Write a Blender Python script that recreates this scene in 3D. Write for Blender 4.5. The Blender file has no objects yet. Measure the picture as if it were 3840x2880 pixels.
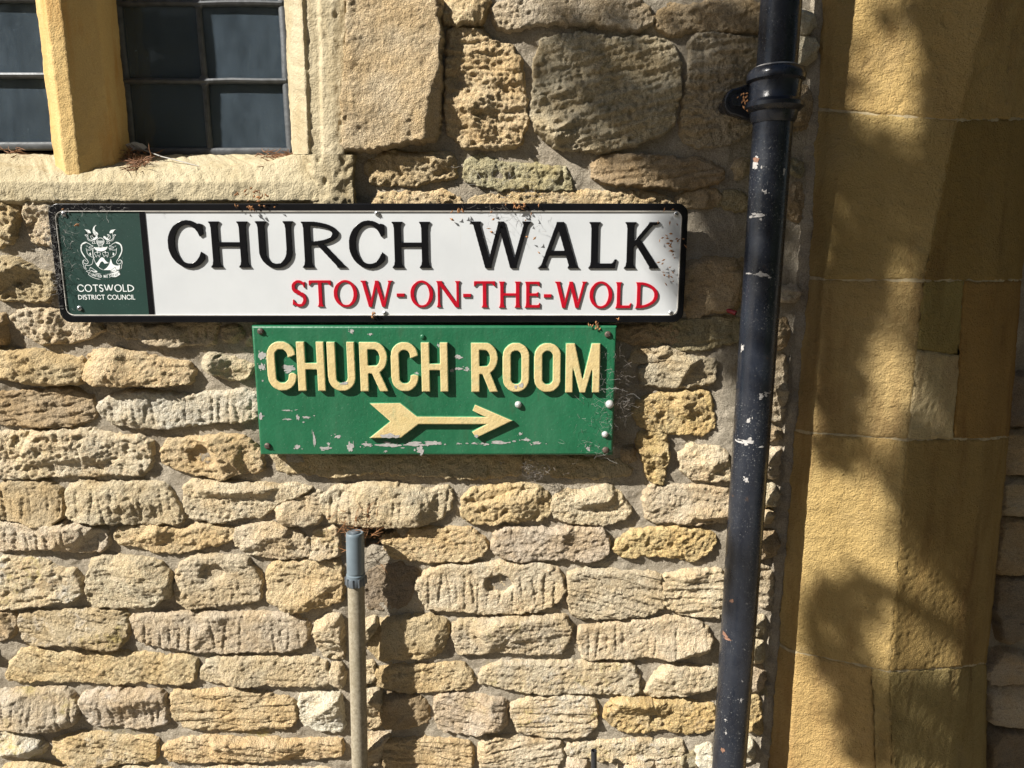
import bpy, bmesh, math, random
import numpy as np
from mathutils import Vector, Matrix

# ------------------------------------------------------------------ camera, sky, sun
FPX = 2663.0                      # focal length in photo pixels (3840 wide)
PITCH = math.radians(11.0)
CD, CH = 1.35, 1.60               # camera distance from the wall, height
scene = bpy.context.scene
cam_d = bpy.data.cameras.new('camera')
cam = bpy.data.objects.new('camera', cam_d)
scene.collection.objects.link(cam)
cam_d.sensor_fit = 'HORIZONTAL'
cam_d.sensor_width = 36.0
cam_d.lens = 36.0 * FPX / 3840.0
cam_d.clip_start, cam_d.clip_end = 0.02, 500
cam.location = (0, -CD, CH)
cam.rotation_euler = (math.pi / 2 - PITCH, 0, 0)
scene.camera = cam

SUNV = Vector((-1.75, -1.0, 1.6)).normalized()      # towards the sun
w = bpy.data.worlds.new('World')
scene.world = w
w.use_nodes = True
nt = w.node_tree
sky = nt.nodes.new('ShaderNodeTexSky')
sky.sky_type = 'NISHITA'
sky.sun_disc = False
sky.sun_elevation = math.asin(SUNV.z)
sky.sun_rotation = math.atan2(SUNV.x, SUNV.y)
bg = nt.nodes['Background']
bg.inputs[1].default_value = 0.038
nt.links.new(sky.outputs[0], bg.inputs[0])
sl = bpy.data.lights.new('sun', 'SUN')
sl.energy = 5.0
sl.angle = math.radians(0.53)
sl.color = (1.0, 0.955, 0.88)
so = bpy.data.objects.new('sun', sl)
scene.collection.objects.link(so)
so.rotation_euler = (-SUNV).to_track_quat('-Z', 'Y').to_euler()
scene.view_settings.view_transform = 'Standard'
scene.view_settings.look = 'None'
scene.view_settings.gamma = 1
scene.view_settings.use_curve_mapping = False
scene.view_settings.exposure = 1.03
scene.cycles.max_bounces = 8

# ------------------------------------------------------------------ pixel helpers
CP, SP = math.cos(PITCH), math.sin(PITCH)
def U(u, v, Y=0.0):
    """photo pixel -> (X, Z) on the plane y = Y"""
    x = (u - 1920) / FPX
    y = -(v - 1440) / FPX
    d = CP + y * SP
    k = (Y + CD) / d
    return (x * k, CH + k * (-SP + y * CP))
def P3(u, v, Y):
    X, Z = U(u, v, Y)
    return (X, Y, Z)
def project(X, Y, Z):
    dy, dz = Y + CD, Z - CH
    f = dy * CP - dz * SP
    up = dy * SP + dz * CP
    return 1920 + FPX * X / f, 1440 - FPX * up / f
K = 2212 / 1280.0
TILE = {1: (0, 0), 2: (1280, 0), 3: (2560, 0), 4: (0, 960), 5: (1280, 960), 6: (2560, 960),
        7: (0, 1920), 8: (1280, 1920), 9: (2560, 1920)}
def T(t, x, y):
    return TILE[t][0] + x / K, TILE[t][1] + y / K

# ------------------------------------------------------------------ noise
rs = np.random.RandomState(7)
PERM = rs.permutation(4096)
GA = rs.rand(4096) * 2 * np.pi
GX, GY = np.cos(GA), np.sin(GA)
def perlin(x, y, seed=0):
    xi, yi = np.floor(x).astype(np.int64), np.floor(y).astype(np.int64)
    fx, fy = x - xi, y - yi
    def g(ix, iy, dx, dy):
        h = PERM[(PERM[(ix + seed * 131) & 4095] + iy + seed * 57) & 4095]
        return GX[h] * dx + GY[h] * dy
    ux, uy = fx * fx * fx * (fx * (fx * 6 - 15) + 10), fy * fy * fy * (fy * (fy * 6 - 15) + 10)
    a, b = g(xi, yi, fx, fy), g(xi + 1, yi, fx - 1, fy)
    c, d = g(xi, yi + 1, fx, fy - 1), g(xi + 1, yi + 1, fx - 1, fy - 1)
    return (a + (b - a) * ux + ((c + (d - c) * ux) - (a + (b - a) * ux)) * uy) * 1.4
def fbm(x, y, o=4, seed=0, gain=0.5):
    s, a = 0, 1.0
    for i in range(o):
        s = s + a * perlin(x * 2 ** i, y * 2 ** i, seed + i)
        a *= gain
    return s
def ridged(x, y, o=4, seed=0):
    s, a = 0, 1.0
    for i in range(o):
        s = s + a * (0.35 - np.abs(perlin(x * 2 ** i, y * 2 ** i, seed + i)))
        a *= 0.5
    return s
def sstep(a, b, x):
    t = np.clip((x - a) / (b - a), 0, 1)
    return t * t * (3 - 2 * t)

# ------------------------------------------------------------------ object helpers
COL = scene.collection
def link(o, parent=None):
    COL.objects.link(o)
    if parent is not None:
        o.parent = parent
        o.matrix_parent_inverse = Matrix.Translation(-parent.location)   # children keep world coordinates
    return o
def thing(name, label, cat, loc=(0, 0, 0), group=None):
    o = bpy.data.objects.new(name, None)
    o.empty_display_size = 0.05
    o.location = loc
    COL.objects.link(o)
    o['label'] = label
    o['category'] = cat
    if group:
        o['group'] = group
    return o
def tag(o, label=None, cat=None, group=None, kind=None):
    for k, v in (('label', label), ('category', cat), ('group', group), ('kind', kind)):
        if v:
            o[k] = v
    return o
def raw_mesh(name, V, F, smooth=True):
    """fast mesh from numpy verts and equal-size faces"""
    V = np.asarray(V, np.float32)
    F = np.asarray(F, np.int32)
    me = bpy.data.meshes.new(name)
    n, k = F.shape
    me.vertices.add(len(V))
    me.vertices.foreach_set('co', V.ravel())
    me.loops.add(n * k)
    me.loops.foreach_set('vertex_index', F.ravel())
    me.polygons.add(n)
    me.polygons.foreach_set('loop_start', np.arange(0, n * k, k, dtype=np.int32))
    me.polygons.foreach_set('use_smooth', np.full(n, smooth))
    me.update(calc_edges=True)
    me.validate()
    return me
def mk(name, me, mat, parent=None):
    o = bpy.data.objects.new(name, me)
    if mat is not None and not me.materials:
        for m in (mat if isinstance(mat, (list, tuple)) else [mat]):
            me.materials.append(m)
    return link(o, parent)
def centre(o):
    """move a mesh's origin to its middle"""
    me = o.data
    n = len(me.vertices)
    co = np.empty(n * 3, np.float32)
    me.vertices.foreach_get('co', co)
    co = co.reshape(-1, 3)
    c = (co.min(0) + co.max(0)) / 2
    me.vertices.foreach_set('co', (co - c).ravel())
    me.update()
    o.location = Vector(o.location) + Vector(c.tolist())
    return o

class MB:
    """collects boxes, tubes and polygons for one mesh"""
    def __init__(s):
        s.bm = bmesh.new()
    def box(s, a, b, bevel=0.0):
        x0, y0, z0 = a
        x1, y1, z1 = b
        vs = [s.bm.verts.new(p) for p in ((x0, y0, z0), (x1, y0, z0), (x1, y1, z0), (x0, y1, z0),
                                          (x0, y0, z1), (x1, y0, z1), (x1, y1, z1), (x0, y1, z1))]
        fs = [s.bm.faces.new([vs[i] for i in q]) for q in ((3, 2, 1, 0), (4, 5, 6, 7), (0, 1, 5, 4), (1, 2, 6, 5), (2, 3, 7, 6), (3, 0, 4, 7))]
        if bevel:
            es = list({e for f in fs for e in f.edges})
            bmesh.ops.bevel(s.bm, geom=es, offset=bevel, segments=2, affect='EDGES', profile=0.6)
        return s
    def tube(s, pts, rad, n=8, cap=True):
        pts = [Vector(p) for p in pts]
        rad = rad if isinstance(rad, (list, tuple)) else [rad] * len(pts)
        rings = []
        ref = None
        for i, p in enumerate(pts):
            d = (pts[min(i + 1, len(pts) - 1)] - pts[max(i - 1, 0)])
            if d.length < 1e-9:
                d = Vector((0, 0, 1))
            d.normalize()
            if ref is None:
                ref = Vector((1, 0, 0)) if abs(d.x) < 0.8 else Vector((0, 1, 0))
            a = (ref - d * ref.dot(d)).normalized()
            b = d.cross(a)
            ref = a
            rings.append([s.bm.verts.new(p + (a * math.cos(2 * math.pi * k / n) + b * math.sin(2 * math.pi * k / n)) * rad[i]) for k in range(n)])
        for i in range(len(rings) - 1):
            for k in range(n):
                s.bm.faces.new((rings[i][k], rings[i][(k + 1) % n], rings[i + 1][(k + 1) % n], rings[i + 1][k]))
        if cap:
            s.bm.faces.new(rings[0][::-1])
            s.bm.faces.new(rings[-1])
        return s
    def poly(s, pts):
        s.bm.faces.new([s.bm.verts.new(p) for p in pts])
        return s
    def build(s, name, mat, parent=None, smooth=True, recalc=True):
        if recalc:
            bmesh.ops.recalc_face_normals(s.bm, faces=s.bm.faces)
        me = bpy.data.meshes.new(name)
        s.bm.to_mesh(me)
        s.bm.free()
        if smooth:
            me.polygons.foreach_set('use_smooth', np.ones(len(me.polygons), bool))
            try:
                me.set_sharp_from_angle(angle=math.radians(38))
            except Exception:
                pass
        o = mk(name, me, mat, parent)
        return o

# ------------------------------------------------------------------ materials
class NT:
    def __init__(s, name):
        s.m = bpy.data.materials.new(name)
        s.m.use_nodes = True
        s.t = s.m.node_tree
        s.b = s.t.nodes['Principled BSDF']
        s.pos = s.t.nodes.new('ShaderNodeNewGeometry').outputs['Position']
    def n(s, typ, **kw):
        nd = s.t.nodes.new(typ)
        for k, v in kw.items():
            setattr(nd, k, v)
        return nd
    def put(s, sock, v):
        if hasattr(v, 'is_output'):
            s.t.links.new(v, sock)
        else:
            if isinstance(v, (tuple, list)) and len(v) == 3 and sock.type == 'RGBA':
                v = (*v, 1)
            sock.default_value = v
    def noise(s, scale, detail=4, rough=0.6, vec=None, stretch=None, dist=0.0):
        nd = s.n('ShaderNodeTexNoise')
        v = vec or s.pos
        if stretch:
            mp = s.n('ShaderNodeMapping')
            mp.inputs['Scale'].default_value = stretch
            s.put(mp.inputs['Vector'], v)
            v = mp.outputs[0]
        s.put(nd.inputs['Vector'], v)
        nd.inputs['Scale'].default_value = scale
        nd.inputs['Detail'].default_value = detail
        nd.inputs['Roughness'].default_value = rough
        nd.inputs['Distortion'].default_value = dist
        return nd.outputs['Fac']
    def ramp(s, fac, stops):
        nd = s.n('ShaderNodeValToRGB')
        e = nd.color_ramp.elements
        while len(e) < len(stops):
            e.new(0.5)
        for el, (p, c) in zip(e, stops):
            el.position = p
            el.color = (*c, 1) if isinstance(c, (tuple, list)) else (c, c, c, 1)
        s.put(nd.inputs[0], fac)
        return nd.outputs[0]
    def mix(s, fac, a, b, mode='MIX'):
        nd = s.n('ShaderNodeMix', data_type='RGBA', blend_type=mode)
        s.put(nd.inputs[0], fac)
        s.put(nd.inputs[6], a)
        s.put(nd.inputs[7], b)
        return nd.outputs[2]
    def math(s, op, a, b=0.0, c=0.0):
        nd = s.n('ShaderNodeMath', operation=op)
        s.put(nd.inputs[0], a)
        s.put(nd.inputs[1], b)
        s.put(nd.inputs[2], c)
        return nd.outputs[0]
    def bump(s, h, strength=0.5, dist=0.002, normal=None):
        nd = s.n('ShaderNodeBump')
        nd.inputs['Strength'].default_value = strength
        nd.inputs['Distance'].default_value = dist
        s.put(nd.inputs['Height'], h)
        if normal is not None:
            s.put(nd.inputs['Normal'], normal)
        return nd.outputs[0]
    def done(s, col=None, rough=None, normal=None, **kw):
        if col is not None:
            s.put(s.b.inputs['Base Color'], col)
        if rough is not None:
            s.put(s.b.inputs['Roughness'], rough)
        if normal is not None:
            s.put(s.b.inputs['Normal'], normal)
        for k, v in kw.items():
            s.put(s.b.inputs[k], v)
        return s.m

def stone_mat():
    s = NT('rubble_stone')
    oi = s.n('ShaderNodeObjectInfo')
    base = oi.outputs['Color']
    n1 = s.noise(14, 5, 0.6)
    c = s.mix(s.ramp(n1, [(0.38, 0.0), (0.62, 0.62)]), base, s.mix(1.0, base, (1.0, 0.87, 0.66), 'MULTIPLY'))
    n2 = s.noise(38, 6, 0.7, stretch=(0.6, 1, 1.6))
    c = s.mix(s.ramp(n2, [(0.42, 0.0), (0.7, 0.55)]), c, s.mix(1.0, c, (0.80, 0.80, 0.82), 'MULTIPLY'))
    sp = s.noise(480, 3, 0.8)
    c = s.mix(0.9, c, s.ramp(sp, [(0.28, 0.18), (0.5, 0.5), (0.72, 0.74)]), 'OVERLAY')
    # brown iron stain patches
    n3 = s.noise(9, 4, 0.65, stretch=(1, 1, 1.7))
    c = s.mix(s.ramp(n3, [(0.60, 0.0), (0.74, 0.6)]), c, (0.33, 0.215, 0.095))
    # lichen, amount in the alpha of the object colour
    al = oi.outputs['Alpha']
    n4 = s.noise(30, 6, 0.75)
    f = s.math('MULTIPLY', s.ramp(n4, [(0.52, 0.0), (0.68, 0.85)]), al)
    n5 = s.noise(7, 2, 0.5)
    lc = s.ramp(n5, [(0.44, (0.62, 0.60, 0.55)), (0.52, (0.66, 0.65, 0.62)), (0.56, (0.45, 0.37, 0.06)), (0.7, (0.40, 0.34, 0.07))])
    c = s.mix(f, c, lc)
    h = s.math('ADD', s.math('MULTIPLY', s.noise(330, 3, 0.7), 1.0), s.math('MULTIPLY', s.noise(110, 4, 0.75), 1.6))
    return s.done(c, 0.95, s.bump(h, 1.0, 0.0060), **{'Specular IOR Level': 0.15})
def mortar_mat():
    s = NT('lime_mortar')
    n1 = s.noise(11, 5, 0.6)
    c = s.ramp(n1, [(0.28, (0.27, 0.228, 0.172)), (0.5, (0.375, 0.325, 0.25)), (0.72, (0.48, 0.425, 0.335))])
    sp = s.noise(420, 3, 0.85)
    c = s.mix(0.8, c, s.ramp(sp, [(0.28, 0.22), (0.5, 0.5), (0.72, 0.75)]), 'OVERLAY')
    sx_ = s.n('ShaderNodeSeparateXYZ')
    s.put(sx_.inputs[0], s.pos)
    lo_ = s.ramp(sx_.outputs[2], [(0.45, 1.0), (0.95, 0.0)])
    lf = s.math('MULTIPLY', s.ramp(s.noise(8, 5, 0.7), [(0.56, 0.0), (0.66, 0.8)]), lo_)
    c = s.mix(s.math('MULTIPLY', lf, s.ramp(s.noise(160, 3, 0.7), [(0.42, 0.2), (0.55, 1.0)])), c, (0.43, 0.36, 0.09))
    h = s.math('ADD', s.noise(380, 3, 0.75), s.math('MULTIPLY', s.noise(90, 4, 0.65), 1.2))
    return s.done(c, 0.97, s.bump(h, 1.0, 0.0048), **{'Specular IOR Level': 0.1})
def ashlar_mat(name, a, b, stain, grain=0.6, big=5.0):
    s = NT(name)
    oi = s.n('ShaderNodeObjectInfo')
    n1 = s.noise(big, 5, 0.6, stretch=(1.3, 1.3, 0.7))
    c = s.ramp(n1, [(0.32, a), (0.68, b)])
    n2 = s.noise(big * 1.7, 5, 0.65, stretch=(2.2, 2.2, 0.5))
    c = s.mix(s.ramp(n2, [(0.5, 0.0), (0.72, 0.75)]), c, stain)
    n3 = s.noise(big * 2.6, 5, 0.7)
    c = s.mix(s.ramp(n3, [(0.56, 0.0), (0.74, 0.55)]), c, tuple(x * 0.9 + 0.06 for x in a))
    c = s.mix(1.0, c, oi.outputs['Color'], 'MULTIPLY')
    sp = s.noise(800, 2, 0.75)
    c = s.mix(0.45, c, s.ramp(sp, [(0.25, 0.25), (0.5, 0.5), (0.75, 0.75)]), 'OVERLAY')
    h = s.math('ADD', s.noise(300, 3, 0.7), s.math('MULTIPLY', s.noise(100, 4, 0.65), 1.2))
    return s.done(c, 0.93, s.bump(h, grain, 0.0052), **{'Specular IOR Level': 0.15})
def flat_mat(name, col, rough=0.5, var=0.12, scale=40, bump=0.0, bscale=300, bdist=0.0006, **kw):
    s = NT(name)
    n1 = s.noise(scale, 4, 0.6)
    lo = tuple(x * (1 - var) for x in col)
    hi = tuple(min(1, x * (1 + var)) for x in col)
    c = s.ramp(n1, [(0.3, lo), (0.7, hi)])
    nm = s.bump(s.noise(bscale, 3, 0.6), bump, bdist) if bump else None
    return s.done(c, rough, nm, **kw)
M = {}
M['stone'] = stone_mat()
M['mortar'] = mortar_mat()
M['pier'] = ashlar_mat('pier_ashlar', (0.375, 0.262, 0.102), (0.47, 0.345, 0.152), (0.235, 0.14, 0.054), 1.0, 4.0)
M['jamb'] = ashlar_mat('window_ashlar', (0.40, 0.342, 0.222), (0.475, 0.42, 0.30), (0.33, 0.262, 0.15), 0.7, 6.0)
M['mullion'] = ashlar_mat('mullion_ashlar', (0.50, 0.345, 0.14), (0.55, 0.405, 0.19), (0.44, 0.225, 0.06), 0.5, 5.0)
# ------------------------------------------------------------------ the ground
def ground_mat():
    s = NT('worn_paving')
    n1 = s.noise(1.5, 6, 0.65)
    c = s.ramp(n1, [(0.3, (0.15, 0.13, 0.105)), (0.7, (0.24, 0.21, 0.17))])
    return s.done(c, 0.9, s.bump(s.noise(40, 5, 0.7), 0.4, 0.004))
M['ground'] = ground_mat()
g = MB()
n = 24
for i in range(n):
    for j in range(n):
        pass
g.poly([(-60, -60, 0), (60, -60, 0), (60, 20, 0), (-60, 20, 0)])
tag(g.build('ground', M['ground'], smooth=False), kind='structure')

# ------------------------------------------------------------------ rubble wall
WALL = thing('church_wall', 'rubble church wall of rough cream and ochre stones in grey brown mortar behind both signs', 'wall', (0, 0, 0))

PAL = {'c': (0.53, 0.455, 0.325), 'o': (0.52, 0.415, 0.255), 'g': (0.46, 0.395, 0.285), 'b': (0.40, 0.315, 0.205),
       'y': (0.52, 0.405, 0.215), 'm': (0.36, 0.315, 0.205), 'w': (0.58, 0.54, 0.44), 'p': (0.50, 0.425, 0.315),
       'd': (0.48, 0.395, 0.255), 'k': (0.26, 0.215, 0.16)}  # 'k': darkened tone with shade put into it, for stones lying in shadow
XW0, XW1, ZTOP = -2.1, 0.78, 2.75
SIGN_BB = [(-0.90, 0.36, 1.445, 1.70), (-0.50, 0.22, 1.195, 1.46)]     # keep stones behind these boards low

def chaikin(p, n=1):
    p = np.asarray(p, float)
    for _ in range(n):
        q = np.roll(p, -1, 0)
        p = np.stack([p * 0.9 + q * 0.1, p * 0.1 + q * 0.9], 1).reshape(-1, 2)
    return p
def poly_sd(px, pz, poly):
    """signed distance, positive inside"""
    d2 = np.full(px.shape, 1e9)
    ins = np.zeros(px.shape, bool)
    m = len(poly)
    for i in range(m):
        ax, az = poly[i]
        bx, bz = poly[(i + 1) % m]
        ex, ez = bx - ax, bz - az
        wx, wz = px - ax, pz - az
        t = np.clip((wx * ex + wz * ez) / (ex * ex + ez * ez + 1e-12), 0, 1)
        d2 = np.minimum(d2, (wx - ex * t) ** 2 + (wz - ez * t) ** 2)
        c = ((az > pz) != (bz > pz)) & (px < (bx - ax) * (pz - az) / (bz - az + 1e-12) + ax)
        ins ^= c
    d = np.sqrt(d2)
    return np.where(ins, d, -d)

NST = [0]
def stone(poly, pal='c', style='r', H=0.022, res=0.0023, lichen=0.0, Y0=0.0, holes=(), parent=None, name='stone', seed=None, mat=None):
    NST[0] += 1
    sd = seed if seed is not None else NST[0]
    r = np.random.RandomState(1000 + sd)
    H = H * 1.28
    poly = chaikin(poly, 1)
    x0, z0 = poly.min(0) - 0.010
    x1, z1 = poly.max(0) + 0.010
    xs, zs = np.arange(x0, x1, res), np.arange(z0, z1, res)
    gx, gz = np.meshgrid(xs, zs)
    ox, oz = r.rand(2) * 50
    X, Z = gx + ox, gz + oz
    wx = 0.0030 * perlin(X / 0.035, Z / 0.035, sd) + 0.0038 * perlin(X / 0.013, Z / 0.011, sd + 5) + 0.0016 * perlin(X / 0.005, Z / 0.005, sd + 6)
    wz = 0.0030 * perlin(X / 0.035, Z / 0.035, sd + 9) + 0.0036 * perlin(X / 0.013, Z / 0.011, sd + 3) + 0.0016 * perlin(X / 0.005, Z / 0.005, sd + 7)
    d = poly_sd(gx + wx, gz + wz, poly) + 0.0058
    W, Hh = x1 - x0, z1 - z0
    ew = {'d': 0.006, 'f': 0.007}.get(style, 0.0048) * (0.8 + 0.5 * r.rand())
    ew = ew * (1 + 0.7 * np.clip(perlin(X / 0.04, Z / 0.03, sd + 11), -0.6, 1.2))
    # broken planes: a few flat facets, with chips struck off the edges
    col_in = d > 0
    zlo = np.where(col_in, gz, 9).min(0)[None, :]
    zhi = np.where(col_in, gz, -9).max(0)[None, :]
    zrel = np.clip((gz - zlo) / np.maximum(zhi - zlo, 1e-4), 0, 1)
    ew = ew * (0.55 + 1.25 * sstep(0.45, 1.0, zrel))
    nf = int(3 + 7 * min(1, W * Hh / 0.02))
    cx, cz = x0 + r.rand(nf) * W, z0 + r.rand(nf) * Hh
    tilt = {'d': 0.03, 'f': 0.11, 't': 0.20}.get(style, 0.34)
    ax, az = r.randn(nf) * tilt, r.randn(nf) * tilt * 1.2
    planes = []
    for i in range(nf):
        planes.append(H * (0.85 + 0.45 * r.rand()) + ax[i] * (gx - cx[i]) + az[i] * (gz - cz[i]) + 0.10 * np.hypot(gx - cx[i], gz - cz[i]))
    mx, mz = poly.mean(0)
    for i in range({'d': 3}.get(style, 10)):
        bp = poly[r.randint(len(poly))]
        dv = np.array([bp[0] - mx, bp[1] - mz])
        dv /= np.hypot(*dv) + 1e-9
        dv += r.randn(2) * 0.35
        dv /= np.hypot(*dv) + 1e-9
        m_ = r.uniform(0.003, 0.016)
        sl_ = r.uniform(0.35, 1.25)
        planes.append(H - sl_ * ((gx - bp[0]) * dv[0] + (gz - bp[1]) * dv[1] + m_))
    k = 0.0009
    acc = 0
    for hp in planes:
        hp = hp + 0.0016 * perlin(X / 0.02, Z / 0.02, sd + int(abs(hp[0, 0]) * 9e4) % 90)
        acc = acc + np.exp(-np.clip(hp, -0.04, 0.2) / k)
    top = -k * np.log(acc + 1e-300)
    top = np.clip(top, H * 0.35, H * 1.6)
    amp = {'d': 0.5, 'f': 0.8, 't': 0.8, 's': 0.8, 'p': 1.2, 'r': 1.0, 'q': 1.5}[style]
    tt = r.randn() * 0.18
    rx, rz = X * math.cos(tt) + Z * math.sin(tt), -X * math.sin(tt) + Z * math.cos(tt)
    patch = 0.35 + 0.9 * sstep(-0.3, 0.5, perlin(X / 0.05, Z / 0.04, sd + 15))     # calm and rough areas
    nz = 0.0026 * fbm(X / 0.060, Z / 0.040, 2, sd)
    nz += patch * (0.0016 * fbm(X / 0.017, Z / 0.012, 2, sd + 20, 0.6) + 0.0022 * np.clip(ridged(X / 0.030, Z / 0.020, 3, sd + 40), -1, 0.4))
    nz += 0.0014 * perlin(X / 0.0078, Z / 0.0065, sd + 60) + 0.0013 * perlin(X / 0.0050, Z / 0.0044, sd + 61)
    if style in 'srq':
        a = 0.0042 if style == 's' else (0.0026 if style == 'q' else 0.0016)
        nz += a * fbm(rx / 0.09, rz / 0.011, 3, sd + 80)
        if style == 's':      # open bedding cracks
            q = np.abs(perlin(rx / 0.13, rz / 0.022, sd + 90))
            nz -= 0.0035 * np.clip(1 - q / 0.07, 0, 1)
    if style in 'pq':          # deep pits
        q = fbm(X / 0.022, Z / 0.020, 2, sd + 30)
        nz -= (0.009 if style == 'p' else 0.004) * np.clip(q - (0.25 if style == 'p' else 0.35), 0, 0.6)
    if style == 'd':          # dressed, coarse texture with scattered pits
        nz += 0.0013 * perlin(X / 0.0065, Z / 0.0065, sd + 30)
        nz -= 0.006 * np.clip(fbm(X / 0.03, Z / 0.025, 3, sd + 31) - 0.45, 0, 0.6)
    if style in 'rtf':
        nz -= 0.008 * np.clip(fbm(X / 0.028, Z / 0.02, 2, sd + 33) - 0.45, 0, 0.5)
    h = top + amp * nz
    if style == 't':          # pick marks: near-vertical grooves
        g0 = x0 + 0.01
        zc = (z0 + z1) / 2
        while g0 < x1 - 0.01:
            g0 += r.uniform(0.010, 0.026)
            if r.rand() < 0.2:
                continue
            zl, zh = z0 + Hh * r.uniform(0.08, 0.30), z0 + Hh * r.uniform(0.55, 0.85)
            sl = r.uniform(-0.12, 0.18)
            off = gx - g0 - sl * (gz - zc) - 0.0015 * perlin(gz / 0.02, gx * 0 + g0 * 40, sd)
            wdt = r.uniform(0.0022, 0.0045)
            groove = np.where(off > 0, np.exp(-(off / wdt)), np.exp(-(off / (wdt * 0.45)) ** 2))
            h -= r.uniform(0.002, 0.0042) * groove * sstep(zl - 0.008, zl + 0.008, gz) * (1 - sstep(zh - 0.012, zh + 0.008, gz))
    for (hu, hv, hr, hd) in holes:
        dd = np.hypot((gx - hu) / 1.35, gz - hv) + 0.004 * perlin(X / 0.02, Z / 0.02, sd + 70)
        h -= hd * (1 - sstep(hr * 0.55, hr, dd))
    t = np.clip(d / ew, 0, 1)
    prof = (1 - (1 - t) ** 2.6)
    h = h * prof
    for bx0, bx1, bz0, bz1 in SIGN_BB:
        f = sstep(0.0, 0.02, np.minimum(np.minimum(gx - bx0, bx1 - gx), np.minimum(gz - bz0, bz1 - gz)) + 0.012)
        h = np.where(f > 0, h * (1 - f) + np.minimum(h, 0.020) * f, h)
    h = np.maximum(h, np.where(d > 0.003, 0.002, -1))
    h = np.where(d < 0, d * 1.6, h)
    keep = (d > -0.0075)
    kq = keep[:-1, :-1] & keep[1:, :-1] & keep[:-1, 1:] & keep[1:, 1:]
    idx = np.arange(gx.size).reshape(gx.shape)
    q = np.stack([idx[:-1, :-1], idx[:-1, 1:], idx[1:, 1:], idx[1:, :-1]], -1)[kq]
    used, inv = np.unique(q, return_inverse=True)
    V = np.stack([gx.ravel(), Y0 - h.ravel(), gz.ravel()], 1)[used]
    me = raw_mesh(name, V, inv.reshape(-1, 4))
    o = mk(name, me, mat or M['stone'], parent or WALL)
    centre(o)
    b = np.array(PAL[pal]) * (1.06 + 0.2 * r.rand()) * (1 + 0.007 * r.randn(3))
    o.color = (*np.clip(b, 0, 0.9).tolist(), lichen)
    return o

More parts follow.
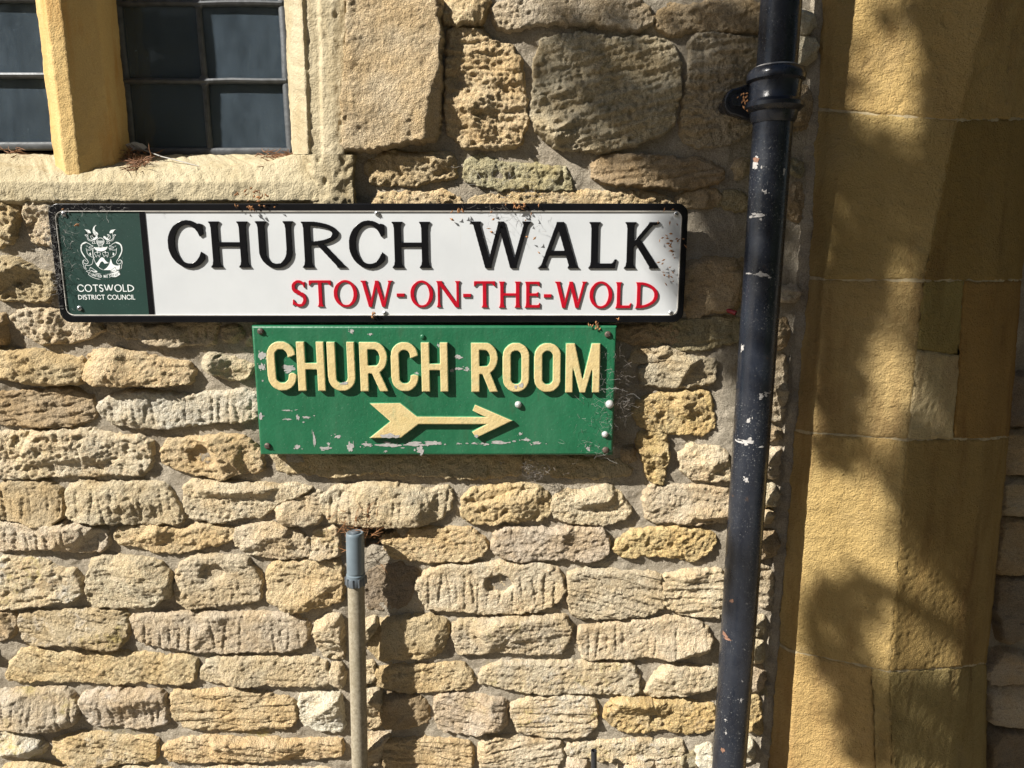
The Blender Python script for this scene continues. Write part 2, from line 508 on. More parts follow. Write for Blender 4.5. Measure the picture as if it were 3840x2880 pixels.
# outlines of every stone in view, traced in photo tiles: (tile, colour, style, height, points[, lichen])
S = [
 (2,'d','d',.024,[(45,-60),(640,-60),(640,560),(635,740),(600,905),(520,905),(300,950),(160,965),(25,960),(20,700),(40,400)]),
 (2,'o','q',.028,[(690,205),(760,170),(900,175),(960,260),(1090,300),(1150,380),(1180,560),(1195,800),(1150,920),(1050,945),(800,945),(740,870),(690,840),(680,600),(690,400)]),
 (2,'g','q',.034,[(1300,260),(1420,225),(1600,215),(1700,250),(1900,245),(2080,255),(2170,300),(2200,420),(2175,620),(2150,780),(2080,860),(1900,930),(1650,975),(1400,940),(1290,860),(1240,740),(1260,560),(1265,400)]),
 (2,'o','p',.022,[(660,-40),(960,-40),(940,60),(900,140),(760,150),(670,130)]),
 (2,'g','r',.030,[(980,60),(1040,10),(1300,-40),(1900,-40),(2000,60),(2030,130),(1900,190),(1700,140),(1400,130),(1200,160),(1080,185),(1000,150)]),
 (2,'b','r',.022,[(2040,90),(2130,35),(2300,20),(2720,0),(2725,190),(2500,180),(2300,180),(2150,215),(2060,170)]),
 (2,'d','p',.020,[(160,1060),(250,1000),(330,980),(480,1010),(600,990),(710,1000),(735,1070),(720,1140),(620,1150),(520,1180),(420,1205),(360,1190),(210,1185),(170,1120)]),
 (2,'m','p',.014,[(800,1060),(900,1000),(1050,1060),(1250,1080),(1450,1100),(1490,1150),(1480,1220),(1200,1220),(900,1200),(800,1150)],.25),
 (2,'b','s',.022,[(1640,1050),(1750,1010),(2000,1010),(2212,1030),(2300,1020),(2480,1090),(2470,1160),(2300,1215),(2000,1200),(1700,1180),(1640,1120)]),
 (2,'o','r',.010,[(200,1300),(250,1260),(450,1240),(650,1240),(760,1290),(800,1330),(600,1360),(200,1360)],.15),
 (2,'o','r',.010,[(830,1300),(1000,1250),(1250,1250),(1400,1245),(1600,1250),(2000,1250),(2150,1300),(2140,1360),(830,1360)],.2),
 (3,'b','r',.012,[(-40,1290),(60,1240),(200,1230),(250,1260),(230,1320),(0,1340)]),
 (3,'m','r',.014,[(235,1310),(290,1240),(370,1245),(425,1290),(430,1340),(330,1355)]),
 (3,'g','q',.024,[(60,240),(140,215),(300,225),(520,250),(510,470),(470,500),(450,820),(330,920),(120,940),(20,910),(0,830),(20,620),(50,450)]),
 (3,'g','r',.012,[(345,1060),(430,1020),(450,1100),(370,1150)]),
 (3,'w','r',.022,[(745,250),(800,225),(870,260),(850,380),(760,415),(740,340)]),
 (3,'w','r',.022,[(750,60),(830,70),(870,150),(780,210),(740,150)]),
 (3,'m','r',.016,[(690,1030),(780,1050),(780,1130),(690,1110)]),
 (3,'b','r',.016,[(700,560),(830,560),(850,800),(700,840)]),
 (3,'b','r',.014,[(720,1180),(790,1190),(770,1420),(700,1400)]),
 (6,'b','f',.014,[(30,40),(180,10),(400,30),(395,290),(330,360),(200,350),(60,400),(20,330)]),
 (6,'m','r',.014,[(0,420),(380,400),(370,540),(200,600),(0,600),(-200,560),(-190,440)]),
 (6,'g','r',.022,[(-280,740),(-150,690),(0,650),(230,690),(200,820),(0,850),(-250,830)]),
 (5,'g','r',.014,[(1890,600),(2150,590),(2230,640),(2100,680),(1880,690)]),
 (5,'b','r',.014,[(1700,480),(1990,450),(2190,450),(2180,560),(1900,570)]),
 (6,'y','p',.020,[(-300,960),(-200,920),(0,890),(180,890),(215,1050),(200,1120),(120,1160),(-50,1150),(-250,1110),(-310,1050)],.3),
 (6,'c','r',.024,[(-20,1300),(60,1240),(220,1240),(300,1280),(310,1440),(200,1460),(80,1450),(0,1390)]),
 (5,'y','p',.024,[(1930,1160),(2040,1140),(2110,1170),(2120,1250),(2100,1420),(2080,1480),(1990,1440),(1960,1300),(1920,1220)],.2),
 (6,'c','r',.022,[(-240,1560),(-200,1500),(0,1500),(150,1510),(305,1530),(295,1720),(100,1735),(-220,1720)]),
 (6,'p','r',.018,[(620,210),(750,190),(740,290),(620,300)]),
 (6,'b','r',.016,[(600,400),(690,440),(690,520),(640,600),(595,590)]),
 (6,'p','r',.020,[(590,700),(670,650),(680,780),(650,1060),(560,1060)]),
 (6,'b','r',.016,[(550,1120),(650,1140),(640,1180),(550,1200)]),
 (6,'c','r',.020,[(530,1290),(640,1260),(620,1430),(530,1440)]),
 (6,'c','r',.020,[(525,1480),(600,1480),(615,1560),(560,1620),(515,1620)]),
 (9,'c','r',.018,[(500,0),(580,0),(580,70),(500,110)]),
 (9,'b','r',.018,[(480,140),(620,140),(590,290),(490,310)]),
 (9,'c','s',.018,[(470,330),(590,400),(585,600),(540,620),(460,480)]),
 (9,'c','r',.018,[(445,700),(540,690),(520,800),(440,800)]),
 (9,'c','r',.018,[(435,840),(530,850),(520,960),(430,985)]),
 (9,'y','p',.018,[(420,1230),(490,1200),(520,1310),(500,1440),(440,1430),(405,1350)],.3),
 (9,'w','r',.016,[(395,1490),(450,1500),(470,1600),(390,1640)],.9),
 (9,'p','f',.010,[(430,1010),(540,1020),(500,1190),(420,1210)]),
 (9,'y','p',.022,[(-440,240),(-380,160),(-300,130),(-100,115),(100,120),(210,160),(215,220),(90,325),(-100,280),(-300,295),(-430,270)]),
 (8,'c','s',.026,[(1475,420),(1550,385),(1830,400),(2060,420),(2080,500),(2090,620),(1980,670),(1700,690),(1510,685),(1480,600)]),
 (8,'c','s',.024,[(2090,430),(2200,400),(2480,390),(2470,680),(2200,660),(2110,610),(2095,500)]),
 (8,'c','t',.028,[(1540,760),(1650,745),(1850,720),(2000,705),(2212,700),(2330,720),(2400,800),(2390,880),(2330,930),(2200,940),(2000,930),(1850,950),(1700,950),(1580,955),(1545,870)]),
 (8,'c','r',.024,[(1980,1170),(2010,1110),(2070,1040),(2130,1000),(2300,1020),(2440,1030),(2440,1110),(2300,1160),(2150,1190),(2020,1195)]),
 (8,'y','p',.022,[(1715,1290),(1760,1230),(1850,1205),(2000,1240),(2212,1240),(2420,1270),(2420,1400),(2350,1430),(2212,1440),(2100,1400),(1900,1440),(1800,1410),(1720,1350)],.25),
 (8,'c','r',.020,[(1460,1540),(1600,1510),(1900,1500),(2212,1510),(2220,1580),(2100,1590),(1850,1620),(1640,1610),(1470,1580)],.8),
 (8,'p','r',.018,[(1470,1600),(1590,1620),(1610,1700),(1480,1700)]),
 (8,'c','r',.018,[(1800,1650),(2000,1615),(2040,1640),(1990,1720),(1800,1720)],.8),
 (8,'c','r',.018,[(2060,1610),(2220,1595),(2230,1720),(2050,1720)],.6),
 (9,'w','r',.022,[(100,1540),(160,1510),(200,1530),(200,1700),(110,1650)],1),
 (9,'m','r',.016,[(0,1570),(90,1580),(95,1700),(0,1700)],.6),
 (5,'c','t',.024,[(-130,1560),(-60,1510),(100,1485),(250,1480),(400,1500),(480,1520),(560,1540),(690,1500),(715,1560),(700,1640),(650,1700),(400,1735),(150,1740),(-60,1720),(-130,1640)]),
 (5,'o','p',.024,[(795,1570),(860,1520),(1000,1510),(1150,1485),(1290,1500),(1340,1560),(1360,1640),(1290,1710),(1100,1720),(850,1735),(790,1700)]),
 (5,'c','r',.024,[(1365,1580),(1450,1540),(1600,1530),(1720,1500),(1820,1560),(1870,1650),(1850,1700),(1700,1740),(1450,1720),(1370,1690)]),
 (8,'o','r',.024,[(270,210),(330,190),(420,180),(450,120),(560,110),(800,120),(930,190),(945,230),(900,290),(760,320),(500,315),(330,290)]),
 (8,'p','r',.028,[(975,255),(1010,150),(1080,115),(1300,125),(1500,115),(1700,120),(1730,180),(1725,280),(1600,320),(1350,300),(1150,320),(1070,300)],.3),
 (8,'k','f',.008,[(145,400),(350,350),(490,390),(480,480),(400,620),(250,650),(150,620)]),  # dark tone stands in for the shadow on this recessed stone
 (8,'c','t',.030,[(485,470),(560,400),(650,355),(850,350),(1000,340),(1150,345),(1300,350),(1370,360),(1430,430),(1445,500),(1400,590),(1290,630),(1050,655),(900,655),(700,630),(560,625),(510,560)]),
 (8,'d','f',.016,[(180,840),(240,720),(400,690),(600,685),(680,720),(690,790),(650,900),(580,945),(420,950),(250,960),(180,900)]),
 (8,'c','r',.026,[(725,740),(800,710),(1000,700),(1100,690),(1300,685),(1450,695),(1490,740),(1470,830),(1420,920),(1200,920),(1000,900),(850,920),(760,920),(730,850)],.3),
 (8,'o','r',.020,[(220,1030),(350,1010),(500,1010),(650,1000),(780,1000),(840,1060),(850,1110),(800,1150),(600,1165),(400,1170),(230,1130)]),
 (8,'c','r',.026,[(900,1050),(950,1010),(1050,990),(1300,985),(1600,990),(1880,1000),(1930,1080),(1920,1160),(1880,1185),(1600,1170),(1300,1180),(1050,1140),(905,1110)],.55),
 (8,'b','f',.012,[(250,1200),(500,1200),(560,1280),(560,1370),(450,1400),(290,1400),(250,1310)]),
 (8,'p','s',.024,[(600,1230),(650,1190),(800,1200),(950,1215),(1060,1240),(1075,1320),(1050,1400),(900,1420),(780,1430),(650,1420),(610,1330)],.3),
 (8,'c','s',.026,[(1105,1260),(1250,1215),(1400,1210),(1630,1215),(1660,1290),(1650,1400),(1550,1460),(1350,1460),(1150,1420),(1110,1350)],.6),
 (8,'o','s',.020,[(250,1560),(290,1500),(500,1490),(700,1500),(830,1500),(850,1580),(840,1660),(700,1720),(300,1720)]),
 (8,'c','s',.024,[(890,1530),(930,1480),(1100,1475),(1250,1490),(1420,1500),(1425,1600),(1380,1700),(920,1720)]),
 (8,'c','r',.020,[(150,710),(220,700),(225,760),(150,840),(100,830),(100,720)]),
 (8,'c','r',.020,[(100,1000),(210,990),(210,1100),(100,1110)]),
 (8,'c','r',.020,[(100,1150),(170,1150),(240,1160),(262,1300),(245,1395),(100,1410)]),
 (8,'c','r',.020,[(110,1450),(300,1450),(250,1560),(235,1640),(110,1640)],.3),
 (7,'p','t',.026,[(-40,90),(150,80),(350,85),(550,90),(680,120),(690,170),(670,250),(500,255),(300,225),(100,240),(-40,250)]),
 (7,'o','r',.024,[(735,150),(800,110),(1000,95),(1150,130),(1300,90),(1480,120),(1520,160),(1450,200),(1280,230),(1180,260),(1000,255),(850,220),(760,200)]),
 (7,'c','r',.024,[(1525,120),(1600,90),(1750,80),(1850,110),(1960,160),(2000,210),(1990,290),(1750,295),(1600,270),(1530,200)]),
 (7,'c','p',.022,[(2035,130),(2180,110),(2190,200),(2180,290),(2020,290),(2015,200)],.5),
 (7,'c','r',.030,[(-40,340),(30,285),(100,310),(270,330),(380,380),(490,400),(520,520),(450,570),(250,600),(60,620),(-40,630)],.8),
 (7,'c','r',.028,[(555,430),(590,320),(680,290),(900,310),(1030,340),(1095,420),(1100,540),(1000,590),(850,620),(700,610),(600,600),(560,520)]),
 (7,'c','r',.028,[(1140,400),(1180,340),(1250,290),(1400,300),(1580,305),(1640,370),(1680,450),(1670,570),(1550,590),(1400,600),(1230,630),(1160,590),(1140,500)]),
 (7,'o','r',.026,[(1720,400),(1780,340),(1950,335),(2200,325),(2215,560),(2190,590),(1900,635),(1820,610),(1745,580),(1740,470)]),
 (7,'d','s',.026,[(115,680),(180,650),(400,650),(600,655),(780,640),(815,700),(820,800),(780,860),(680,885),(500,840),(300,870),(190,870),(150,800)],.6),
 (7,'b','r',.018,[(-40,660),(60,650),(95,700),(60,820),(-40,840)],.4),
 (7,'p','t',.030,[(845,690),(1000,670),(1250,665),(1500,670),(1750,670),(1900,680),(1990,730),(1990,820),(1950,880),(1800,905),(1500,900),(1350,915),(1150,880),(950,860),(890,800)]),
 (7,'c','p',.022,[(2045,720),(2110,680),(2200,680),(2220,940),(2120,950),(2050,860)]),
 (7,'o','s',.026,[(45,1010),(110,915),(200,910),(400,930),(700,920),(950,930),(1100,950),(1250,960),(1260,1100),(1060,1115),(900,1100),(700,1110),(450,1090),(200,1095),(50,1090)]),
 (7,'c','r',.026,[(1300,1040),(1340,970),(1450,950),(1700,960),(1950,960),(2100,980),(2130,1060),(2120,1120),(1900,1130),(1650,1115),(1450,1100),(1310,1090)]),
 (7,'c','r',.022,[(2145,990),(2200,980),(2225,1060),(2200,1140),(2145,1110)]),
 (7,'p','t',.024,[(-40,1180),(150,1165),(400,1160),(450,1180),(490,1260),(480,1370),(380,1400),(200,1390),(-40,1370)],.5),
 (7,'p','t',.024,[(520,1200),(650,1160),(850,1165),(1050,1180),(1080,1280),(1060,1380),(900,1400),(700,1380),(600,1380),(545,1330)],.5),
 (7,'o','s',.026,[(1100,1180),(1300,1175),(1500,1160),(1700,1190),(1900,1240),(1920,1330),(1870,1400),(1700,1390),(1500,1420),(1250,1400),(1120,1340)]),
 (7,'w','r',.024,[(1940,1210),(2050,1190),(2200,1200),(2225,1400),(2200,1430),(2050,1410),(1950,1370)],.4),
 (7,'w','r',.024,[(-40,1440),(100,1420),(200,1460),(280,1520),(270,1560),(150,1590),(-40,1590)],.9),
 (7,'o','s',.024,[(340,1480),(500,1455),(700,1460),(900,1480),(1000,1490),(1010,1600),(850,1630),(650,1640),(450,1620),(350,1570)],.5),
 (7,'o','s',.026,[(1060,1540),(1150,1490),(1350,1470),(1500,1490),(1700,1490),(1900,1500),(2100,1490),(2210,1500),(2205,1590),(2000,1590),(1800,1600),(1650,1610),(1400,1620),(1100,1620)]),
 (7,'o','r',.020,[(-10,1690),(100,1645),(300,1650),(450,1700),(400,1760),(0,1760)]),
 (7,'c','r',.020,[(560,1690),(800,1670),(1100,1680),(1150,1760),(560,1760)]),
 (7,'c','r',.020,[(1250,1690),(1500,1665),(1900,1670),(2150,1680),(2150,1760),(1250,1760)]),
 (4,'d','p',.024,[(-40,20),(100,30),(200,90),(330,120),(340,220),(310,290),(180,280),(0,280),(-40,250)]),
 (1,'o','p',.020,[(-40,1230),(90,1230),(105,1400),(60,1560),(-40,1600)],.3),
 (1,'c','p',.018,[(150,1250),(330,1310),(330,1500),(320,1580),(200,1560),(150,1430)],.35),
 (4,'c','p',.022,[(60,390),(150,355),(350,350),(480,400),(620,440),(650,480),(560,530),(400,560),(250,560),(140,500)]),
 (4,'g','t',.018,[(680,450),(800,445),(1000,460),(1200,430),(1400,430),(1370,560),(1150,575),(950,560),(850,530),(700,490)]),
 (4,'g','r',.018,[(1430,480),(1500,450),(1550,480),(1560,530),(1450,550)]),
 (4,'g','r',.014,[(1580,520),(1640,500),(1640,560),(1590,570)]),
 (4,'b','r',.020,[(-40,380),(15,390),(10,560),(-40,580)]),
 (4,'o','r',.028,[(-40,630),(100,615),(250,625),(350,660),(530,670),(550,720),(545,815),(300,830),(180,820),(0,775),(-40,770)]),
 (4,'o','r',.030,[(560,660),(600,620),(750,605),(900,640),(1050,680),(1220,700),(1250,760),(1230,810),(1050,830),(850,820),(650,825),(570,810)]),
 (4,'c','r',.026,[(1315,660),(1360,640),(1550,700),(1640,720),(1600,780),(1500,800),(1400,770),(1320,720)]),
 (4,'b','s',.020,[(-40,900),(150,880),(400,870),(480,880),(590,920),(600,1050),(500,1080),(370,1110),(200,1100),(-40,1090)]),
 (4,'w','t',.030,[(620,970),(720,910),(850,880),(1000,890),(1200,910),(1400,895),(1550,880),(1660,900),(1670,1050),(1500,1070),(1300,1080),(1150,1100),(900,1115),(750,1080),(680,1040)]),
 (4,'c','p',.026,[(-40,1170),(100,1150),(250,1140),(450,1140),(580,1135),(700,1170),(900,1180),(970,1230),(965,1350),(900,1420),(700,1415),(500,1415),(200,1430),(0,1440),(-40,1430)],.2),
 (4,'o','r',.026,[(1040,1260),(1070,1210),(1250,1195),(1450,1170),(1600,1190),(1680,1280),(1700,1390),(1550,1400),(1420,1440),(1320,1420),(1150,1380),(1060,1340)]),
 (4,'d','t',.024,[(-40,1510),(60,1470),(300,1475),(380,1530),(390,1700),(330,1740),(100,1710),(-40,1700)]),
 (4,'c','t',.026,[(430,1500),(520,1470),(750,1480),(900,1470),(1050,1475),(1120,1560),(1180,1700),(1150,1730),(900,1730),(650,1720),(450,1690)]),
 (4,'c','r',.026,[(1180,1500),(1240,1465),(1500,1480),(1700,1490),(1950,1500),(2000,1520),(1800,1600),(1700,1690),(1560,1690),(1400,1730),(1230,1690),(1190,1600)]),
 (4,'c','r',.022,[(1780,1630),(1900,1590),(2030,1545),(2080,1530),(2075,1620),(2060,1730),(1850,1740)]),
 (5,'d','f',.010,[(-460,1290),(1165,1295),(1160,1420),(960,1445),(500,1420),(200,1400),(-100,1430),(-400,1400)]),
 (5,'d','f',.012,[(1200,1300),(1650,1330),(1860,1350),(1880,1420),(1640,1440),(1350,1430),(1200,1400)]),
 (5,'b','r',.014,[(1830,1260),(1900,1250),(1910,1330),(1840,1340)]),
]
# a hole bored in the tool-marked stone right of the grey pipe
HOLES = {}
for i, s in enumerate(S):
    if s[0] == 8 and s[4][0] == (485, 470):
        hx, hz = U(*T(8, 1020, 455))
        HOLES[i] = [(hx, hz, 0.024, 0.020)]
    if s[0] == 4 and s[4][0] == (1040, 1260):
        hx, hz = U(*T(4, 1330, 1290))
        HOLES[i] = [(hx, hz, 0.026, 0.009)]
    if s[0] == 7 and s[4][0] == (1140, 400):
        hx, hz = U(*T(7, 1380, 380))
        HOLES[i] = [(hx, hz, 0.022, 0.010)]
for i, s in enumerate(S):
    t, pal, sty, H, pts = s[:5]
    poly = [U(*T(t, x, y), Y=-0.012) for x, y in pts]
    stone(poly, pal, sty, H, lichen=(s[5] if len(s) > 5 else 0.0), holes=HOLES.get(i, ()))

# stones of the same wall outside the frame, coarser
WIN_X1, WIN_Z0 = U(1195, 560)[0], U(600, 740)[1]
WIN_X0 = -1.62
PIER_X0, PIER_X1 = 0.44, 2.25
ARCH_X = 0.70       # the wall stops here; an arched porch entrance lies beyond
fr = random.Random(5)
z = 0.04
while z < ZTOP - 0.05:
    hrow = fr.uniform(0.06, 0.115)
    x = XW0 + fr.uniform(-0.1, 0.1)
    while x < XW1:
        L = fr.uniform(0.12, 0.30)
        for cut_ in (1.0, 0.6, 0.36, 0.24):
            a, b, c2, d2 = x, x + L * cut_ - 0.016, z, z + hrow - 0.016
            ok = True
            for qx in (a, (a + b) / 2, b):
                for qz in (c2, (c2 + d2) / 2, d2):
                    pu, pv = project(qx, 0, qz)
                    if -20 < pu < 3865 and -25 < pv < 2900:
                        ok = False
                    if (WIN_X0 - 0.12 < qx < WIN_X1 + 0.02 and qz > WIN_Z0 - 0.03) or PIER_X0 < qx < PIER_X1:
                        ok = False
            if ok:
                L = L * cut_
                break
        else:
            L = 0.03
        if ok:
            j = lambda: fr.uniform(-0.008, 0.008)
            poly = [(a + j(), c2 + j()), ((a + b) / 2 + j(), c2 + j()), (b + j(), c2 + j()), (b + j(), (c2 + d2) / 2), (b + j(), d2 + j()),
                    ((a + b) / 2 + j(), d2 + j()), (a + j(), d2 + j()), (a + j(), (c2 + d2) / 2)]
            stone(poly, fr.choice('ccodpgb'), fr.choice('rrtsr'), fr.uniform(0.018, 0.028), res=0.005)
        x += L
    z += hrow

# mortar bed: one uneven sheet behind and between the stones
res = 0.0034
gx, gz = np.meshgrid(np.arange(XW0, XW1, res), np.arange(0.0, ZTOP, res))
h = 0.0040 * perlin(gx / 0.09, gz / 0.06, 300) + 0.0020 * perlin(gx / 0.03, gz / 0.025, 305) + 0.0012 * fbm(gx / 0.02, gz / 0.016, 3, 310) + 0.0009 * perlin(gx / 0.009, gz / 0.009, 315) + 0.001
hx_, hz_ = U(*T(8, 205, 165))
cav = np.hypot((gx - hx_) / 0.052, (gz - hz_) / 0.032) + 0.25 * fbm(gx / 0.02, gz / 0.02, 3, 330)
h -= 0.07 * (1 - sstep(0.55, 1.05, cav))               # a missing stone behind the grey pipe's cap
idx = np.arange(gx.size).reshape(gx.shape)
keep = ~((gx < WIN_X1) & (gx > WIN_X0) & (gz > WIN_Z0))
kq = keep[:-1, :-1] & keep[1:, :-1] & keep[:-1, 1:] & keep[1:, 1:]
q = np.stack([idx[:-1, :-1], idx[:-1, 1:], idx[1:, 1:], idx[1:, :-1]], -1)[kq]
used, inv = np.unique(q, return_inverse=True)
V = np.stack([gx.ravel(), -h.ravel(), gz.ravel()], 1)[used]
mk('mortar', raw_mesh('mortar', V, inv.reshape(-1, 4)), M['mortar'], WALL)
b = MB()       # solid core of the wall behind the pointing
b.box((WIN_X1, 0.085, 0), (ARCH_X, 0.45, ZTOP + 1.2))
b.box((ARCH_X + 0.002, 0.0, 2.50), (4.0, 0.45, ZTOP + 1.2))
b.box((2.3, 0.0, 0), (4.0, 0.45, 2.498))
b.box((XW0 - 1, 0.085, 0), (WIN_X1 - 0.001, 0.45, WIN_Z0 - 0.02))
b.box((XW0 - 1, 0.0851, WIN_Z0 - 0.019), (WIN_X0, 0.45, ZTOP + 1.2))
b.build('core', M['mortar'], WALL, smooth=False)
# ------------------------------------------------------------------ lofted dressed stone (sill, jambs, mullion, pier)
def loft(name, rows, mat, parent, res=0.004, amp=0.002, seed=0, joint=0.0, color=(1, 1, 1), jw=0.006, round_=0.0, pits=0.0):
    """rows: list of rows of (x, y, z) control points; sharp at the columns, displaced along the normal"""
    R = [np.array(r, float) for r in rows]
    nc = len(R[0])
    cols = []
    for j in range(nc - 1):
        L = max(np.linalg.norm(r[j + 1] - r[j]) for r in R)
        n = max(1, int(L / res))
        cols += [(j, k / n) for k in range(n)]
    cols.append((nc - 2, 1.0))
    rws = []
    for i in range(len(R) - 1):
        L = max(np.linalg.norm(R[i + 1][j] - R[i][j]) for j in range(nc))
        n = max(1, int(L / res))
        rws += [(i, k / n) for k in range(n)]
    rws.append((len(R) - 2, 1.0))
    ci, ct = np.array([c[0] for c in cols]), np.array([c[1] for c in cols])[:, None]
    ri, rt = np.array([c[0] for c in rws]), np.array([c[1] for c in rws])[:, None, None]
    RR = np.stack(R)                                   # rows, cols, 3
    A = RR[:, ci] * (1 - ct) + RR[:, ci + 1] * ct       # rows, n, 3
    G = A[ri] * (1 - rt) + A[ri + 1] * rt
    if round_:                                          # ease the arrises
        for _ in range(int(round_)):
            G2 = G.copy()
            G2[:, 1:-1] = (G[:, :-2] + 2 * G[:, 1:-1] + G[:, 2:]) / 4
            G = G2
    du, dv = np.gradient(G, axis=1), np.gradient(G, axis=0)
    N = np.cross(du, dv)
    N /= np.linalg.norm(N, axis=2, keepdims=True) + 1e-12
    if N[..., 1].mean() > 0:
        N = -N
    s = G[..., 0] + 0.7 * G[..., 1]
    t = G[..., 2] - 0.5 * G[..., 1]
    h = amp * (1.3 * fbm(s / 0.06, t / 0.06, 4, seed + 500) + 0.6 * fbm(s / 0.012, t / 0.012, 3, seed + 510))
    if pits:
        h -= pits * np.clip(fbm(s / 0.022, t / 0.030, 3, seed + 520) - 0.42, 0, 0.7)
    if joint:
        ed = np.full(G.shape[:2], 1e9)
        Lr = np.cumsum(np.r_[0, np.linalg.norm(np.diff(G[:, G.shape[1] // 2], axis=0), axis=1)])
        dr = np.minimum(Lr, Lr[-1] - Lr)[:, None]
        Lc = np.cumsum(np.r_[0, np.linalg.norm(np.diff(G[G.shape[0] // 2], axis=0), axis=1)])
        dc = np.minimum(Lc, Lc[-1] - Lc)[None, :]
        ed = np.minimum(dr, dc)
        wv = 0.0025 * fbm(s / 0.02, t / 0.02, 3, seed + 530)
        h -= joint * np.clip(1 - (ed + wv) / jw, 0, 1.3) ** 2
    G = G + N * h[..., None]
    nr, ncn = G.shape[:2]
    idx = np.arange(nr * ncn).reshape(nr, ncn)
    F = np.stack([idx[:-1, :-1], idx[:-1, 1:], idx[1:, 1:], idx[1:, :-1]], -1).reshape(-1, 4)
    a, bq, c = G[0, 0], G[0, 1], G[1, 0]
    fn = np.cross(bq - a, c - a)
    if np.dot(fn, N[0, 0]) < 0:
        F = F[:, ::-1]
    o = mk(name, raw_mesh(name, G.reshape(-1, 3), F), mat, parent)
    centre(o)
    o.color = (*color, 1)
    return o

# ------------------------------------------------------------------ window: sill, jamb, mullion
SUR = thing('window_surround', 'pale dressed stone sill, mullion and jamb round the leaded panes at upper left', 'window frame', (-0.6, 0, 1.72))
GD = 0.125                                              # depth of the glass
def tp(t, x, y, Y):
    return P3(*T(t, x, y), Y)
def ext(p_top, p_bot, z):
    """carry the line bottom-top on up to height z"""
    a, b_ = np.array(p_bot), np.array(p_top)
    k = (z - a[2]) / (b_[2] - a[2])
    return tuple(a + (b_ - a) * k)
ZU = 2.75
def column(t, xt, yt, xb, yb, Y):
    pb, pt = tp(t, xb, yb, Y), tp(t, xt, yt, Y)
    return ext(pt, pb, ZU), pb
# sill, from the glass line out to the front edge and down its face
sx = [-2930, -1900, -900, -60, 200, 500, 800, 1100, 1400, 1700, 1900, 2060, 2150, 2240]
back = [tp(1, x, 985, GD + 0.03) for x in sx]
mid = [tp(1, x, 1010, 0.095) for x in sx]
frt = [tp(1, x, y, 0.004) for x, y in zip(sx, (1075, 1085, 1080, 1080, 1100, 1120, 1110, 1090, 1080, 1060, 1010, 1000, 1000, 1010))]
fr2 = [tp(1, x, 1180, -0.018) for x in sx]
low = [tp(1, x, 1300, -0.020) for x in sx]
lo2 = [tp(1, x, 1350, 0.004) for x in sx]
loft('sill', [back, mid, frt, fr2, low, lo2], M['jamb'], SUR, res=0.003, amp=0.0019, seed=3, pits=0.005, color=(1.04, 1.02, 0.97), round_=3)
# jamb to the right of the glass
cs = [column(1, 1835, 0, 1890, 1000, GD + 0.01), column(1, 1868, 0, 1906, 1000, 0.035), column(1, 1955, 0, 1998, 1000, -0.010), column(1, 1975, 0, 2015, 1000, -0.004),
      column(1, 2060, 0, 2085, 1000, -0.006), column(1, 2075, 0, 2098, 1000, -0.018), column(1, 2160, 0, 2160, 1000, -0.022), column(1, 2245, 0, 2235, 1000, -0.020), column(1, 2262, 0, 2250, 1000, 0.006)]
loft('jamb', [[c[0] for c in cs], [c[1] for c in cs]], M['jamb'], SUR, res=0.003, amp=0.0018, seed=8, pits=0.006, color=(1.0, 0.98, 0.95), round_=1)
# the quoin block under the jamb at the end of the sill
qb = [tp(1, 1960, 1010, 0.0), tp(1, 2040, 1000, -0.020), tp(1, 2160, 1000, -0.026), tp(1, 2290, 1005, -0.022), tp(1, 2305, 1010, 0.006)]
qm = [tp(1, 1960, 1170, 0.0), tp(1, 2040, 1170, -0.022), tp(1, 2160, 1180, -0.028), tp(1, 2290, 1180, -0.022), tp(1, 2305, 1180, 0.006)]
ql = [tp(1, 1960, 1300, 0.0), tp(1, 2040, 1320, -0.020), tp(1, 2160, 1330, -0.024), tp(1, 2300, 1320, -0.020), tp(1, 2312, 1310, 0.006)]
loft('block', [qb, qm, ql], M['jamb'], SUR, res=0.003, amp=0.004, seed=12, pits=0.012, color=(0.93, 0.9, 0.84))
lj = [(-1.462, GD + 0.03), (-1.475, 0.05), (-1.53, -0.012), (-1.68, -0.020), (-1.725, -0.018), (-1.735, 0.006)][::-1]
zj = frt[0][2] - 0.01
loft('jamb', [[(x, y, ZU) for x, y in lj], [(x, y, zj) for x, y in lj]], M['jamb'], SUR, res=0.005, amp=0.002, seed=9, pits=0.006, color=(1.0, 0.98, 0.95))
# mullion, chamfered front, plain reveals
def xm(x, Y):
    return tp(1, x, 500, Y)[0]
GD_ = GD + 0.03
zb = tp(1, 450, 1095, 0)[2]
ml1, ml, mr = xm(290, 0.040), xm(352, 0.0), xm(447, 0.0)
mr1 = mr + (ml - ml1)
mp = [(ml1, GD_), (ml1, 0.040), (ml, 0.0), (mr, 0.0), (mr1, 0.040), (mr1 + 0.002, 0.060), (xm(800, GD), GD_)]
print('mullion', [round(q[0], 3) for q in mp], 'glass', xm(800, GD))
mz = [zb + 0.03, zb + 0.02, zb - 0.012, zb - 0.012, zb + 0.018, zb + 0.02, zb + 0.04]
mz = [zb - 0.02] * 7
loft('mullion', [[(x, y, ZU) for x, y in mp], [(x, y, zz) for (x, y), zz in zip(mp, mz)]], M['mullion'], SUR, res=0.0035, amp=0.0011, seed=21)

